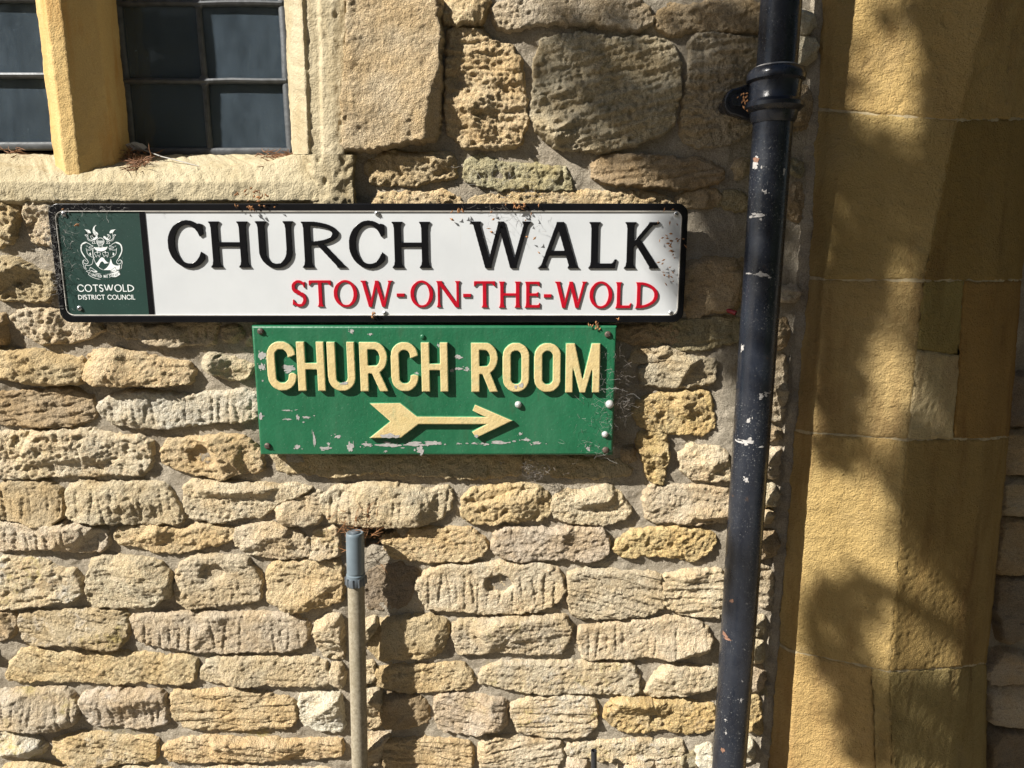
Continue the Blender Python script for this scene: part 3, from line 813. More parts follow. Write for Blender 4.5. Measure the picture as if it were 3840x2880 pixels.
# glass and leadwork
def glass_mat():
    s = NT('dusty_window_glass')
    s.t.nodes.remove(s.b)
    out = s.t.nodes['Material Output']
    tr = s.n('ShaderNodeBsdfTransparent')
    tr.inputs[0].default_value = (0.55, 0.6, 0.6, 1)
    gl = s.n('ShaderNodeBsdfGlossy')
    gl.inputs['Roughness'].default_value = 0.06
    gl.inputs['Color'].default_value = (0.8, 0.92, 1, 1)
    wob = s.bump(s.noise(9, 2, 0.5), 0.5, 0.01)
    s.put(gl.inputs['Normal'], wob)
    fr_ = s.n('ShaderNodeFresnel')
    fr_.inputs[0].default_value = 1.5
    m1 = s.n('ShaderNodeMixShader')
    s.put(m1.inputs[0], fr_.outputs[0])
    s.t.links.new(tr.outputs[0], m1.inputs[1])
    s.t.links.new(gl.outputs[0], m1.inputs[2])
    df = s.n('ShaderNodeBsdfDiffuse')
    df.inputs[0].default_value = (0.34, 0.46, 0.58, 1)
    n1 = s.noise(16, 5, 0.7, stretch=(1.6, 1, 0.6))
    n2 = s.noise(500, 2, 0.6)
    f = s.math('ADD', s.ramp(n1, [(0.3, 0.075), (0.75, 0.15)]), s.ramp(n2, [(0.70, 0.0), (0.76, 0.45)]))
    m2 = s.n('ShaderNodeMixShader')
    s.put(m2.inputs[0], f)
    s.t.links.new(m1.outputs[0], m2.inputs[1])
    s.t.links.new(df.outputs[0], m2.inputs[2])
    s.t.links.new(m2.outputs[0], out.inputs[0])
    return s.m
M['glass'] = glass_mat()
M['lead'] = flat_mat('lead_came', (0.07, 0.075, 0.08), 0.5, 0.35, 60, 0.3, 200, 0.001, Metallic=0.35)
M['dark_room'] = flat_mat('dark_interior', (0.05, 0.045, 0.04), 0.9)
rnd = random.Random(3)
def leaded(label, xs, zs):
    t = thing('leaded_window', label, 'window', ((xs[0] + xs[-1]) / 2, GD, zs[0]), 'leaded lights of the stone window')
    for i in range(len(xs) - 1):
        for j in range(len(zs) - 1):
            a = rnd.uniform(-0.0015, 0.0015)
            b = MB()
            x0, x1, z0, z1 = xs[i], xs[i + 1], zs[j], zs[j + 1]
            b.box((x0, GD - 0.0015, z0), (x1, GD + 0.0015, z1))
            for v in b.bm.verts:                         # every pane sits a little out of true
                v.co.y += (v.co.x - x0) * rnd.uniform(-0.012, 0.012) + (v.co.z - z0) * a * 14
            b.build('pane', M['glass'], t, smooth=False)
    cw = 0.0050
    for k, x in enumerate(xs):
        b = MB()
        e = 0.004 if k in (0, len(xs) - 1) else 0
        pts = [(x + rnd.uniform(-.001, .001), GD - 0.003, zs[0] - 0.004 + (zs[-1] - zs[0]) * q / 8) for q in range(9)]
        flat_strip(b, pts, (1, 0, 0), cw + e, 0.007)
        b.build('lead_came', M['lead'], t)
    for z in zs:
        b = MB()
        pts = [(xs[0] + (xs[-1] - xs[0]) * q / 6, GD - 0.0035, z + rnd.uniform(-.0012, .0012)) for q in range(7)]
        flat_strip(b, pts, (0, 0, 1), cw + (0.003 if z == zs[0] else 0), 0.009)
        b.build('lead_came', M['lead'], t)
    for x in xs[1:-1]:
        for z in zs[1:]:
            b = MB()
            b.tube([(x, GD - 0.007, z), (x, GD - 0.0105, z)], [0.011, 0.009], 10)
            b.build('solder_joint', M['lead'], t)
    return t
def flat_strip(b, pts, side, hw, th):
    """rounded flat bar along pts: half width hw, thickness th towards -y"""
    side = Vector(side)
    rings = []
    for p in pts:
        p = Vector(p)
        rings.append([b.bm.verts.new(p + side * (hw * a) + Vector((0, c * th, 0))) for a, c in ((-1, 0.3), (-1, -0.45), (-0.75, -0.8), (0, -1), (0.75, -0.8), (1, -0.45), (1, 0.3))])
    for i in range(len(rings) - 1):
        for k in range(6):
            b.bm.faces.new((rings[i][k], rings[i][k + 1], rings[i + 1][k + 1], rings[i + 1][k]))
def gz_(t, x, y):
    return P3(*T(t, x, y), GD)
zr0, zr1, zr2 = gz_(1, 1200, 988)[2], gz_(1, 1100, 530)[2], gz_(1, 1100, 28)[2]
dz = zr2 - zr1
zs = [zr0, zr1, zr2, zr2 + dz, zr2 + 2 * dz]
xA, xB, xC = gz_(1, 838, 760)[0], gz_(1, 1350, 760)[0], gz_(1, 1880, 760)[0]
leaded('leaded window with six dark panes showing, right of the mullion', [xA, xB, xC], zs)
zl0, zl1 = gz_(1, 150, 948)[2], gz_(1, 150, 490)[2]
xL = ml1 - 0.002
leaded('leaded window cut by the left edge of the photo, two dark panes showing, left of the mullion', [-1.476, (xL - 1.476) / 2, xL],
       [zl0, zl1, zl1 + dz * 0.97, zl1 + 2 * dz, zl1 + 3 * dz])
b = MB()      # the unlit room behind the glass
x0, x1 = -1.75, WIN_X1 + 0.15
b.poly([(x0, 2.2, 0.5), (x1, 2.2, 0.5), (x1, 2.2, 3.2), (x0, 2.2, 3.2)])
b.poly([(x0, 0.2, 0.5), (x0, 2.2, 0.5), (x0, 2.2, 3.2), (x0, 0.2, 3.2)])
b.poly([(x1, 0.2, 0.5), (x1, 2.2, 0.5), (x1, 2.2, 3.2), (x1, 0.2, 3.2)])
b.poly([(x0, 0.2, 3.2), (x1, 0.2, 3.2), (x1, 2.2, 3.2), (x0, 2.2, 3.2)])
b.poly([(x0, 0.2, 0.5), (x1, 0.2, 0.5), (x1, 2.2, 0.5), (x0, 2.2, 0.5)])
b.build('room', M['dark_room'], WALL, smooth=False)
b = MB()
b.box((-3.1, 0.0, ZU), (WIN_X1, 0.084, 3.95))
b.box((-3.1, 0.0, 0), (XW0, 0.45, ZU - 0.002))
b.build('upper_wall', M['mortar'], WALL, smooth=False)

# ------------------------------------------------------------------ ashlar pier at the right
PIER = thing('stone_pier', 'tall ochre ashlar pier with chamfered faces and dappled light, right of the black drainpipe', 'pier', (0.75, -0.04, 0))
PY = [0.02, 0.0, -0.042, -0.060, -0.108, -0.050, 0.03, 0.22]     # depth of each vertical edge
# photo x of each edge, and y at the joint, row by row (top to bottom)
PR = [
 [(3075, -330), (3088, -330), (3168, -330), (3330, -330), (3850, -330), (4040, -330), (4090, -330), (4100, -330)],
 [(3054, 0), (3066, 0), (3139, 0), (3262, 0), (3712, 0), (3850, 0), (3925, 0), (3940, 0)],
 [(3040, 410), (3052, 410), (3112, 413), (3180, 418), (3592, 450), (3790, 447), (3890, 440), (3905, 440)],
 [(3010, 1040), (3022, 1040), (3072, 1045), (3092, 1047), (3468, 1052), (3735, 1052), (3815, 1050), (3830, 1050)],
 [(2957, 1610), (2967, 1610), (3022, 1622), (3040, 1626), (3405, 1650), (3690, 1648), (3770, 1640), (3785, 1640)],
 [(2893, 2405), (2905, 2405), (2961, 2441), (2985, 2447), (3340, 2520), (3605, 2502), (3680, 2490), (3700, 2490)],
 [(2855, 2900), (2866, 2900), (2928, 2900), (2962, 2900), (3352, 2930), (3560, 2930), (3680, 2920), (3700, 2920)],
]
def prow(r):
    return [P3(u, v, Y) for (u, v), Y in zip(PR[r], PY)]
rows = [prow(r) for r in range(len(PR))]
ground_row = [(x + (rows[-1][i][0] - rows[-2][i][0]) * 0.2, y, 0.0) for i, (x, y, z_) in enumerate(rows[-1])]
def sub(rw, a, b_):
    return rw[a:b_ + 1]
def lerp(p, q_, t):
    return tuple(a + (c - a) * t for a, c in zip(p, q_))
M['joint'] = flat_mat('pale_joint', (0.37, 0.30, 0.18), 0.95, 0.35, 60, 0.6, 250, 0.002)
NM = 'ashlar_block'
kw = dict(res=0.0034, amp=0.0017, joint=0.0030, jw=0.004, round_=2)
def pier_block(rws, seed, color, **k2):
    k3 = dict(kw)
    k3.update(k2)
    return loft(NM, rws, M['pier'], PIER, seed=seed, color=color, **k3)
up = [(p[0] + (p[0] - rows[1][i][0]) * 1.2, p[1], p[2] + 0.6) for i, p in enumerate(rows[0])]
pier_block([up, rows[0]], 40, (1, 1, 1), res=0.01)
pier_block([rows[0], rows[1], rows[2]], 41, (1.06, 1.03, 1.0), pits=0.006)
pier_block([sub(rows[2], 0, 4), sub(rows[3], 0, 4)], 42, (0.97, 0.98, 0.98), pits=0.002)
pier_block([sub(rows[2], 4, 7), sub(rows[3], 4, 7)], 43, (0.70, 0.66, 0.54))  # right-turned blocks tinted darker: brown algae tone plus shade put into the colour
pier_block([sub(rows[3], 0, 4), sub(rows[4], 0, 4)], 44, (0.98, 0.97, 1.0), pits=0.002)
c0, c1 = rows[3], rows[4]
s0, s1 = lerp(c0[4], c0[5], 0.55), lerp(c1[4], c1[5], 0.60)
h0, h1 = lerp(c0[4], c1[4], 0.42), lerp(s0, s1, 0.46)
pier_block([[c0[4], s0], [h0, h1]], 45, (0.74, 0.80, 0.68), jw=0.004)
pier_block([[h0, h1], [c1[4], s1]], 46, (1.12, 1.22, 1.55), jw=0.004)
pier_block([[s0, c0[5], c0[6], c0[7]], [s1, c1[5], c1[6], c1[7]]], 47, (0.72, 0.61, 0.47), joint=0.004)  # darker brown tint, partly shade put into the colour
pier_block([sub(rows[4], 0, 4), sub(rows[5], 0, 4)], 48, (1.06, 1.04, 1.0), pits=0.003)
pier_block([sub(rows[4], 4, 7), sub(rows[5], 4, 7)], 49, (0.78, 0.74, 0.65), amp=0.0015)  # tint also carries some of this face's shade
c0, c1, c2 = rows[5], rows[6], ground_row
k0, k1, k2_ = lerp(c0[3], c0[4], 0.80), lerp(c1[3], c1[4], 0.84), lerp(c2[3], c2[4], 0.84)
pier_block([c0[:4] + [k0], c1[:4] + [k1], c2[:4] + [k2_]], 50, (1.08, 1.02, 0.98), pits=0.003)
pier_block([[k0, c0[4]], [k1, c1[4]], [k2_, c2[4]]], 51, (0.95, 0.97, 0.95), joint=0.004, amp=0.0032)
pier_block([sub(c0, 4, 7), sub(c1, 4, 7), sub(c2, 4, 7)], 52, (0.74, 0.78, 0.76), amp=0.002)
# mortar fillet between the pier and the rubble on its left
b = MB()
for r in range(1, len(rows) - 1):
    pass
fil = [[(p[0] - 0.016, 0.0, p[2]), (p[0] - 0.008, -0.008, p[2]), (p[0] + 0.004, -0.012, p[2]), (p[0] + 0.012, 0.004, p[2])] for p in [rw[1] for rw in rows] + [ground_row[1]]]
loft('mortar_fillet', fil, M['mortar'], PIER, res=0.004, amp=0.004, seed=60)
for r in range(2, 6):
    rw = rows[r]
    mid_ = [(p[0], p[1] + 0.0019, p[2]) for p in rw]
    loft('mortar_joint', [[(x, y, z_ + 0.0032) for x, y, z_ in mid_], [(x, y, z_ - 0.0032) for x, y, z_ in mid_]], M['joint'], PIER, res=0.003, amp=0.0011, seed=70 + r)
# rubble in the shade beyond the pier, some stones coloured darker to deepen it
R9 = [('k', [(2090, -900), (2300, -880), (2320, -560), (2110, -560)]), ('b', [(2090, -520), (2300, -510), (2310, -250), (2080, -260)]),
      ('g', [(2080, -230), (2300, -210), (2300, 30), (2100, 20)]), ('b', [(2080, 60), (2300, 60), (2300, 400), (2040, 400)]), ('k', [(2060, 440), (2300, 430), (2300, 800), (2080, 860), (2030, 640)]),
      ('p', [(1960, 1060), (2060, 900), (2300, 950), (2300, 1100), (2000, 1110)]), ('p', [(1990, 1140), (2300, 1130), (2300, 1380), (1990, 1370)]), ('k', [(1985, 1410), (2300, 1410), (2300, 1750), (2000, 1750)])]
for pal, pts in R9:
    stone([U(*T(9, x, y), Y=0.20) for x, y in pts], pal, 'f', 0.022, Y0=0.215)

b = MB()
b.box((ARCH_X, 0.218, 0), (1.55, 0.6, 2.498))
b.build('inner_wall', M['mortar'], WALL, smooth=False)
b = MB()
b.box((1.552, 1.6, 0), (2.9, 1.8, 2.498))
b.box((0.9, 0.452, 2.5), (2.9, 1.8, 2.7))
b.box((0.9, 0.602, 0), (1.55, 1.6, 2.498))
b.box((2.55, 0.452, 0), (2.9, 1.598, 2.498))
b.build('porch_interior', M['mortar'], WALL, smooth=False)
b = MB()      # the head of the arch, out of frame above
for k in range(9):
    x0_, x1_ = 1.02 + k * 0.15, 1.02 + (k + 1) * 0.15 - 0.004
    zz0 = 2.10 + 0.30 * math.sin(math.pi * (k + .5) / 9)
    b.box((x0_, -0.10, zz0), (x1_, 0.45, 2.72), 0.006)
tag(b.build('arch_ring', M['pier'], PIER, smooth=False), kind='stuff')

fr2_ = random.Random(15)
z = 0.03
while z < 2.35:
    hh_ = fr2_.uniform(0.09, 0.15)
    x = 0.90
    while x < 1.50:
        L = min(fr2_.uniform(0.14, 0.30), 1.54 - x)
        a, b_, c2, d2 = x, x + L - 0.014, z, z + hh_ - 0.014
        us = [project(q, 0.215, s) for q in (a, b_) for s in (c2, d2)]
        if L > 0.06 and not any(u_ < 3880 and -40 < v_ < 2960 for u_, v_ in us):
            stone([(a, c2), ((a + b_) / 2, c2 + .004), (b_, c2), (b_, d2), ((a + b_) / 2, d2 - .004), (a, d2)], fr2_.choice('kbgpk'), 'f', 0.02, res=0.005, Y0=0.215)
        x += L
    z += hh_
# ------------------------------------------------------------------ outlines: raster union of strokes -> smooth contours -> extruded curves
def raster(polys, x0, y0, x1, y1, step):
    """polys: list of (sign, points); later entries overwrite"""
    gx, gy = np.meshgrid(np.arange(x0, x1 + step, step), np.arange(y0, y1 + step, step))
    F = np.zeros(gx.shape)
    for sg, P in polys:
        P = np.asarray(P, float)
        a0, b0 = P.min(0) - step
        a1, b1 = P.max(0) + step
        i0, i1 = max(0, int((a0 - x0) / step)), min(gx.shape[1], int((a1 - x0) / step) + 2)
        j0, j1 = max(0, int((b0 - y0) / step)), min(gx.shape[0], int((b1 - y0) / step) + 2)
        if i1 <= i0 or j1 <= j0:
            continue
        px, py = gx[j0:j1, i0:i1], gy[j0:j1, i0:i1]
        ins = np.zeros(px.shape, bool)
        Q = np.roll(P, -1, 0)
        for (ax, ay), (bx, by) in zip(P, Q):
            if ay == by:
                continue
            ins ^= ((ay > py) != (by > py)) & (px < (bx - ax) * (py - ay) / (by - ay) + ax)
        F[j0:j1, i0:i1][ins] = sg
    return F
def blur(F, n=2):
    for _ in range(n):
        G = np.pad(F, 1, mode='edge')
        F = (G[:-2, 1:-1] + 2 * G[1:-1, 1:-1] + G[2:, 1:-1]) / 4
        G = np.pad(F, 1, mode='edge')
        F = (G[1:-1, :-2] + 2 * G[1:-1, 1:-1] + G[1:-1, 2:]) / 4
    return F
def contours(F, lv=0.5):
    F = np.pad(F, 1)
    B = F > lv
    code = B[:-1, :-1] * 1 + B[:-1, 1:] * 2 + B[1:, 1:] * 4 + B[1:, :-1] * 8
    js, is_ = np.nonzero((code > 0) & (code < 15))
    def pt(e):
        k, j, i = e
        if k == 0:
            a, c = F[j, i], F[j, i + 1]
            return (i + (lv - a) / (c - a) - 1, j - 1)
        a, c = F[j, i], F[j + 1, i]
        return (i - 1, j + (lv - a) / (c - a) - 1)
    TAB = {1: [(3, 0)], 2: [(0, 1)], 3: [(3, 1)], 4: [(1, 2)], 5: [(3, 2), (1, 0)], 6: [(0, 2)], 7: [(3, 2)], 8: [(2, 3)], 9: [(2, 0)],
           10: [(0, 3), (2, 1)], 11: [(2, 1)], 12: [(1, 3)], 13: [(1, 0)], 14: [(0, 3)]}
    nxt = {}
    for j, i in zip(js.tolist(), is_.tolist()):
        ed = [(0, j, i), (1, j, i + 1), (0, j + 1, i), (1, j, i)]
        for a, c in TAB[int(code[j, i])]:
            nxt[ed[a]] = ed[c]
    out = []
    while nxt:
        st, cur = nxt.popitem()
        loop = [st]
        while cur != st and cur in nxt:
            loop.append(cur)
            cur = nxt.pop(cur)
        if len(loop) > 5:
            out.append([pt(e) for e in loop])
    return out
def simplify(P, tol):
    P = np.asarray(P)
    n = len(P)
    keep = np.zeros(n + 1, bool)
    Q = np.vstack([P, P[:1]])
    far = int(np.argmax(((P - P[0]) ** 2).sum(1)))
    keep[[0, far, n]] = True
    st = [(0, far), (far, n)]
    while st:
        a, c = st.pop()
        if c - a < 2:
            continue
        d = Q[c] - Q[a]
        L = np.hypot(*d) + 1e-12
        e = np.abs((Q[a + 1:c, 0] - Q[a, 0]) * d[1] - (Q[a + 1:c, 1] - Q[a, 1]) * d[0]) / L
        k = int(np.argmax(e))
        if e[k] > tol:
            keep[a + 1 + k] = True
            st += [(a, a + 1 + k), (a + 1 + k, c)]
    return Q[:-1][keep[:-1]]
def outline(polys, step, nb=2, tol=0.25, pad=4):
    allp = np.vstack([np.asarray(p) for _, p in polys])
    x0, y0 = allp.min(0) - pad * step
    x1, y1 = allp.max(0) + pad * step
    F = blur(raster(polys, x0, y0, x1, y1, step), nb)
    return [simplify(c, tol) * step + np.array([x0, y0]) for c in contours(F)]
def extrude(name, loops, yfront, thick, mats, parent, bevel=0.0, bres=2):
    """loops in world (x, z); front face at y = yfront, facing -y"""
    cu = bpy.data.curves.new(name, 'CURVE')
    cu.dimensions = '2D'
    cu.fill_mode = 'BOTH'
    for L in loops:
        sp = cu.splines.new('POLY')
        sp.points.add(len(L) - 1)
        for p, (x, y) in zip(sp.points, L):
            p.co = (x, y, 0, 1)
        sp.use_cyclic_u = True
    cu.extrude = max(1e-5, thick / 2 - bevel)
    cu.bevel_depth = bevel
    cu.bevel_resolution = bres
    cu.offset = -bevel
    tmp = bpy.data.objects.new('tmp', cu)
    COL.objects.link(tmp)
    dg = bpy.context.evaluated_depsgraph_get()
    me = bpy.data.meshes.new_from_object(tmp.evaluated_get(dg))
    bpy.data.objects.remove(tmp)
    bpy.data.curves.remove(cu)
    me.name = name
    me.materials.clear()
    n = len(me.polygons)
    if isinstance(mats, (list, tuple)):
        for m in mats:
            me.materials.append(m)
        for p in me.polygons:
            p.material_index = 0 if p.normal.z > 0.85 else 1
    else:
        me.materials.append(mats)
    me.transform(Matrix(((1, 0, 0, 0), (0, 0, -1, yfront + thick / 2), (0, 1, 0, 0), (0, 0, 0, 1))))
    me.polygons.foreach_set('use_smooth', np.ones(n, bool))
    me.set_sharp_from_angle(angle=math.radians(40))
    me.update()
    o = bpy.data.objects.new(name, me)
    link(o, parent)
    centre(o)
    return o
def rrect(x0, z0, x1, z1, r, n=8):
    P = []
    for cx, cz, a in ((x1 - r, z0 + r, -90), (x1 - r, z1 - r, 0), (x0 + r, z1 - r, 90), (x0 + r, z0 + r, 180)):
        for k in range(n + 1):
            t = math.radians(a + 90 * k / n)
            P.append((cx + r * math.cos(t), cz + r * math.sin(t)))
    return P

# stroke helpers for lettering (unit: letter height = 1, y up)
def disc(c, r, n=20):
    return [(c[0] + r * math.cos(2 * math.pi * k / n), c[1] + r * math.sin(2 * math.pi * k / n)) for k in range(n)]
def thick(pts, w0, closed=False, caps=False):
    out = []
    n = len(pts)
    ws = w0 if isinstance(w0, (list, tuple)) else [w0] * n
    m = n if closed else n - 1
    for i in range(m):
        (ax, ay), (bx, by) = pts[i], pts[(i + 1) % n]
        L = math.hypot(bx - ax, by - ay)
        if L < 1e-9:
            continue
        nx, ny = -(by - ay) / L, (bx - ax) / L
        p, q_ = ws[i] / 2, ws[(i + 1) % n] / 2
        out.append((1, [(ax + nx * p, ay + ny * p), (bx + nx * q_, by + ny * q_), (bx - nx * q_, by - ny * q_), (ax - nx * p, ay - ny * p)]))
    for i in range(n):
        if closed or caps or 0 < i < n - 1:
            out.append((1, disc(pts[i], ws[i] / 2)))
    return out
def arc(cx, cy, rx, ry, a0, a1, n=28):
    return [(cx + rx * math.cos(math.radians(a0 + (a1 - a0) * k / n)), cy + ry * math.sin(math.radians(a0 + (a1 - a0) * k / n))) for k in range(n + 1)]
def stem(x, s, f, y0=0.0, y1=1.0, bot=True, topf=True):
    h = s / 2
    L = []
    fb, ft = (f if bot else 0), (f if topf else 0)
    L += [(x - h - fb, y0), (x - h - fb * .75, y0 + .025), (x - h - fb * .2, y0 + .07), (x - h, y0 + .16), (x - h, y1 - .16), (x - h - ft * .2, y1 - .07), (x - h - ft * .75, y1 - .025), (x - h - ft, y1)]
    L += [(2 * x - a, c) for a, c in L[::-1]]
    return [(1, L)]
def bar(x0, x1, y, t, f=0.0, end='r'):
    h = t / 2
    return [(1, [(x0, y - h), (x1 - .12, y - h), (x1, y - h - f), (x1 + f * .3, y + h + f), (x1 - .12, y + h), (x0, y + h)])]
def ring(cx, cy, rx, ry, sx, sy):
    return [(1, arc(cx, cy, rx, ry, 0, 360, 64)[:-1]), (0, arc(cx, cy, rx - sx, ry - sy, 0, 360, 64)[:-1])]
def diag(p, q_, w0, w1=None):
    w1 = w1 or w0
    (ax, ay), (bx, by) = p, q_
    return [(1, [(ax - w0 / 2, ay), (ax + w0 / 2, ay), (bx + w1 / 2, by), (bx - w1 / 2, by)])]
def glyph(ch, W, s=.15, t=.105, f=.06):
    """flared roman capital (f = 0 gives a plain sans), width W, height 1"""
    k = 1.0 if f else 0.0
    th = s * 0.68 if f else s
    R = []
    if ch == 'I':
        R = stem(W / 2, s, f)
    elif ch == 'H':
        a, c = s / 2 + f, W - s / 2 - f
        R = stem(a, s, f) + stem(c, s, f) + [(1, [(a, .5 - t / 2), (c, .5 - t / 2), (c, .5 + t / 2), (a, .5 + t / 2)])]
    elif ch == 'U':
        a, c = s / 2 + f, W - s * .42 - f
        R = ring((a + c) / 2, .37, (c - a) / 2 + s / 2, .39, s * .95, t)
        R = [R[0], R[1], (0, [(-.1, .37), (W + .1, .37), (W + .1, 1.1), (-.1, 1.1)])] + stem(a, s, f, .30, 1, False) + stem(c, s * .84, f, .30, 1, False)
    elif ch == 'C':
        cx = W * .56
        R = ring(cx, .5, W * .56, .52, s * 1.05, t) + [(0, [(cx + .02, .5), (W * 1.5, .98 if f else .90), (W * 1.5, .04 if f else .10)]), (0, [(W, -.2), (W * 1.6, -.2), (W * 1.6, 1.2), (W, 1.2)])]
        if f:
            R += [(1, [(W - .045, .70), (W - .005, .695), (W, .93), (W - .10, .955), (W - .16, .87)])]
    elif ch == 'O':
        R = ring(W / 2, .5, W / 2, .52, s * 1.05, t * .9)
    elif ch == 'D':
        a = s / 2 + f
        R = [(1, arc(a, .5, W - a, .5, -90, 90, 40)), (0, arc(a, .5, W - a - s, .5 - t, -90, 90, 40)), (0, [(-.1, -.1), (a, -.1), (a, 1.1), (-.1, 1.1)])] + stem(a, s, f)
    elif ch == 'R':
        a = s / 2 + f
        rx = W * .86 - a
        R = [(1, arc(a, .735, rx, .265, -90, 90, 30)), (0, arc(a, .735, rx - s * .95, .265 - t * .9, -90, 90, 30)), (0, [(-.1, .3), (a, .3), (a, 1.1), (-.1, 1.1)])] + stem(a, s, f)
        R += diag((a + rx * .42, .50), (W - s * .55, 0), s * 1.15, s * 1.25)
        if f:
            R += [(1, [(W - s * 1.35, .03), (W - s * 1.35, 0), (W, 0), (W - .01, .035), (W - s * .5, .09)])]
    elif ch in 'WVA':
        fl = 0 if ch != 'A' else 1
        if ch == 'W':
            x = [s * .5 + f * .7, W * .295, W * .5, W * .71, W - th * .5 - f * .8]
            R = diag((x[0], 1), (x[1], -.01), s) + diag((x[2], 1), (x[1], -.01), th) + diag((x[2], 1), (x[3], -.01), s) + diag((x[4], 1), (x[3], -.01), th)
            if f:
                R += [(1, [(x[0] - s / 2 - f, 1), (x[0] - s * .1, .88), (x[0] + s * .3, .88), (x[0] + s / 2 + f * .8, 1)]), (1, [(x[4] - th / 2 - f, 1), (x[4] - th * .4, .9), (x[4] + th * .1, .9), (x[4] + th / 2 + f, 1)])]
        elif ch == 'V':
            R = diag((s / 2, 1), (W / 2, 0), s) + diag((W - s / 2, 1), (W / 2, 0), s)
        else:
            ax = W * .53
            R = diag((ax - s * .1, 1), (th / 2 + f, 0), th * 1.0) + diag((ax, 1), (W - s / 2 - f, 0), s * 1.15)
            R += [(1, [(W * .22, .27), (W * .80, .27), (W * .78, .27 + t), (W * .26, .27 + t)])]
            if f:
                R += [(1, [(0, 0), (th + 2 * f, 0), (f + th * 1.2, .09), (f + th * .35, .09)]), (1, [(W - s - 2 * f, 0), (W, 0), (W - f - s * .25, .10), (W - f - s * 1.0, .10)])]
    elif ch == 'L':
        a = s / 2 + f
        R = stem(a, s, f) + [(1, [(a, 0), (W - .03, 0), (W + (.01 if f else -.03), .20 if f else 0), (W - .03, .20 if f else t), (W - .10, t if f else t), (a, t)])]
    elif ch == 'K':
        a = s / 2 + f
        R = stem(a, s, f) + diag((a + s * .2, .46), (W - th - f, 1), th * 1.15, th * 1.25) + diag((a + s * 1.0, .60), (W - s * .65, 0), s * 1.1, s * 1.3)
        if f:
            R += [(1, [(W - th * 1.5 - 2 * f, 1), (W - th * 1.3 - f, .955), (W - th * .6 - f, .92), (W - th * .2, .955), (W, 1)]), (1, [(W - s * 1.5, 0), (W, 0), (W - .02, .04), (W - s * .6, .10), (W - s * 1.2, .08)])]
    elif ch == 'T':
        R = stem(W / 2, s, f, 0, .97, True, False) + [(1, [(0, 1 + k * .005), (-.01 * k, .80 if f else 1 - t), (.035 * k, .80 if f else 1 - t), (.12, 1 - t), (W - .12, 1 - t), (W - .035 * k, .80 if f else 1 - t), (W + .01 * k, .80 if f else 1 - t), (W, 1 + k * .005)])]
    elif ch == 'N':
        R = stem(th / 2 + f, th, f) + stem(W - th / 2 - f, th, f, -.0, 1, False) + diag((f + th * .6, 1), (W - f - th * .55, -.01), s * 1.2)
        if f:
            R += [(1, [(0, 1), (.02, .96), (f + th, .86), (f + s * 1.3, 1)])]
    elif ch == 'E':
        a = s / 2 + f
        R = stem(a, s, f)
        for y, L in ((t / 2, W), (.5, W * .90), (1 - t / 2, W * .97)):
            if f:
                d = .09
                y0, y1 = (y - t / 2, y + t / 2 + d) if y < .3 else ((y - t / 2 - d, y + t / 2) if y > .7 else (y - t / 2 - .05, y + t / 2 + .05))
                R += [(1, [(a, y - t / 2), (L - .10, y - t / 2), (L - .02, y0), (L, y0), (L, y1), (L - .02, y1), (L - .10, y + t / 2), (a, y + t / 2)])]
            else:
                R += [(1, [(a, y - t / 2), (L, y - t / 2), (L, y + t / 2), (a, y + t / 2)])]
    elif ch == 'S':
        rx = W / 2 - s * .42
        up_ = arc(W * .5, .745, rx * .94, .21, 38, 270, 26)
        lo = arc(W * .5, .275, rx, .235, 90, -142, 26)
        pts = up_[:-4] + [(W * .42, .565), (W * .58, .475)] + lo[4:]
        n = len(pts)
        ws = [t * 1.0 + (s * 1.0 - t) * max(0.0, math.sin(math.pi * i / (n - 1))) ** 1.5 for i in range(n)]
        R = thick(pts, ws, caps=not f)
        if f:
            R += [(1, [(W * .86, .72), (W * .93, .72), (W * .95, .95), (W * .84, .93), (W * .76, .86)]), (1, [(W * .02, .04), (W * .16, .08), (W * .22, .16), (W * .13, .27), (W * .06, .27)])]
    elif ch == '-':
        R = [(1, [(0, 0), (W, 0), (W, 1), (0, 1)])]
    return R
def block_glyph(ch, W, s):
    """heavy condensed sans with round-cornered bowls"""
    a, c = s / 2, W - s / 2
    r = (c - a) / 2
    h = s / 2
    if ch == 'H':
        return thick([(a, 0), (a, 1)], s) + thick([(c, 0), (c, 1)], s) + thick([(a, .5), (c, .5)], s * .88)
    if ch == 'U':
        return thick([(a, 1), (a, h + r)] + arc(a + r, h + r, r, r, 180, 360, 20) + [(c, 1)], s)
    if ch == 'O':
        return thick(arc(a + r, 1 - h - r, r, r, 0, 180, 20) + arc(a + r, h + r, r, r, 180, 360, 20), s, closed=True)
    if ch == 'C':
        return thick([(c, .66), (c, 1 - h - r)] + arc(a + r, 1 - h - r, r, r, 0, 180, 20) + arc(a + r, h + r, r, r, 180, 360, 20) + [(c, .335)], s) + \
            [(0, [(c - h - .01, .60), (W + .05, .60), (W + .05, .735), (c - h - .01, .655)])]
    if ch == 'R':
        q_ = .255
        R = thick([(a, 0), (a, 1)], s) + thick([(a, 1 - h), (c - q_ * .75, 1 - h)] + arc(c - q_ * .75 + .02, 1 - h - (.5 - h) / 2 - .03, q_ * .75 - .02, (.5 - h) / 2 + .03, 90, -90, 16) + [(a, .44)], s * .95)
        return R + diag((W * .50, .46), (W - s * .52, 0), s * 1.05)
    if ch == 'M':
        return thick([(a, 0), (a, 1)], s * .92) + thick([(c, 0), (c, 1)], s * .92) + diag((a + .02, 1), (W / 2, .0), s * 1.0, s * .72) + diag((c - .02, 1), (W / 2, .0), s * 1.0, s * .72)
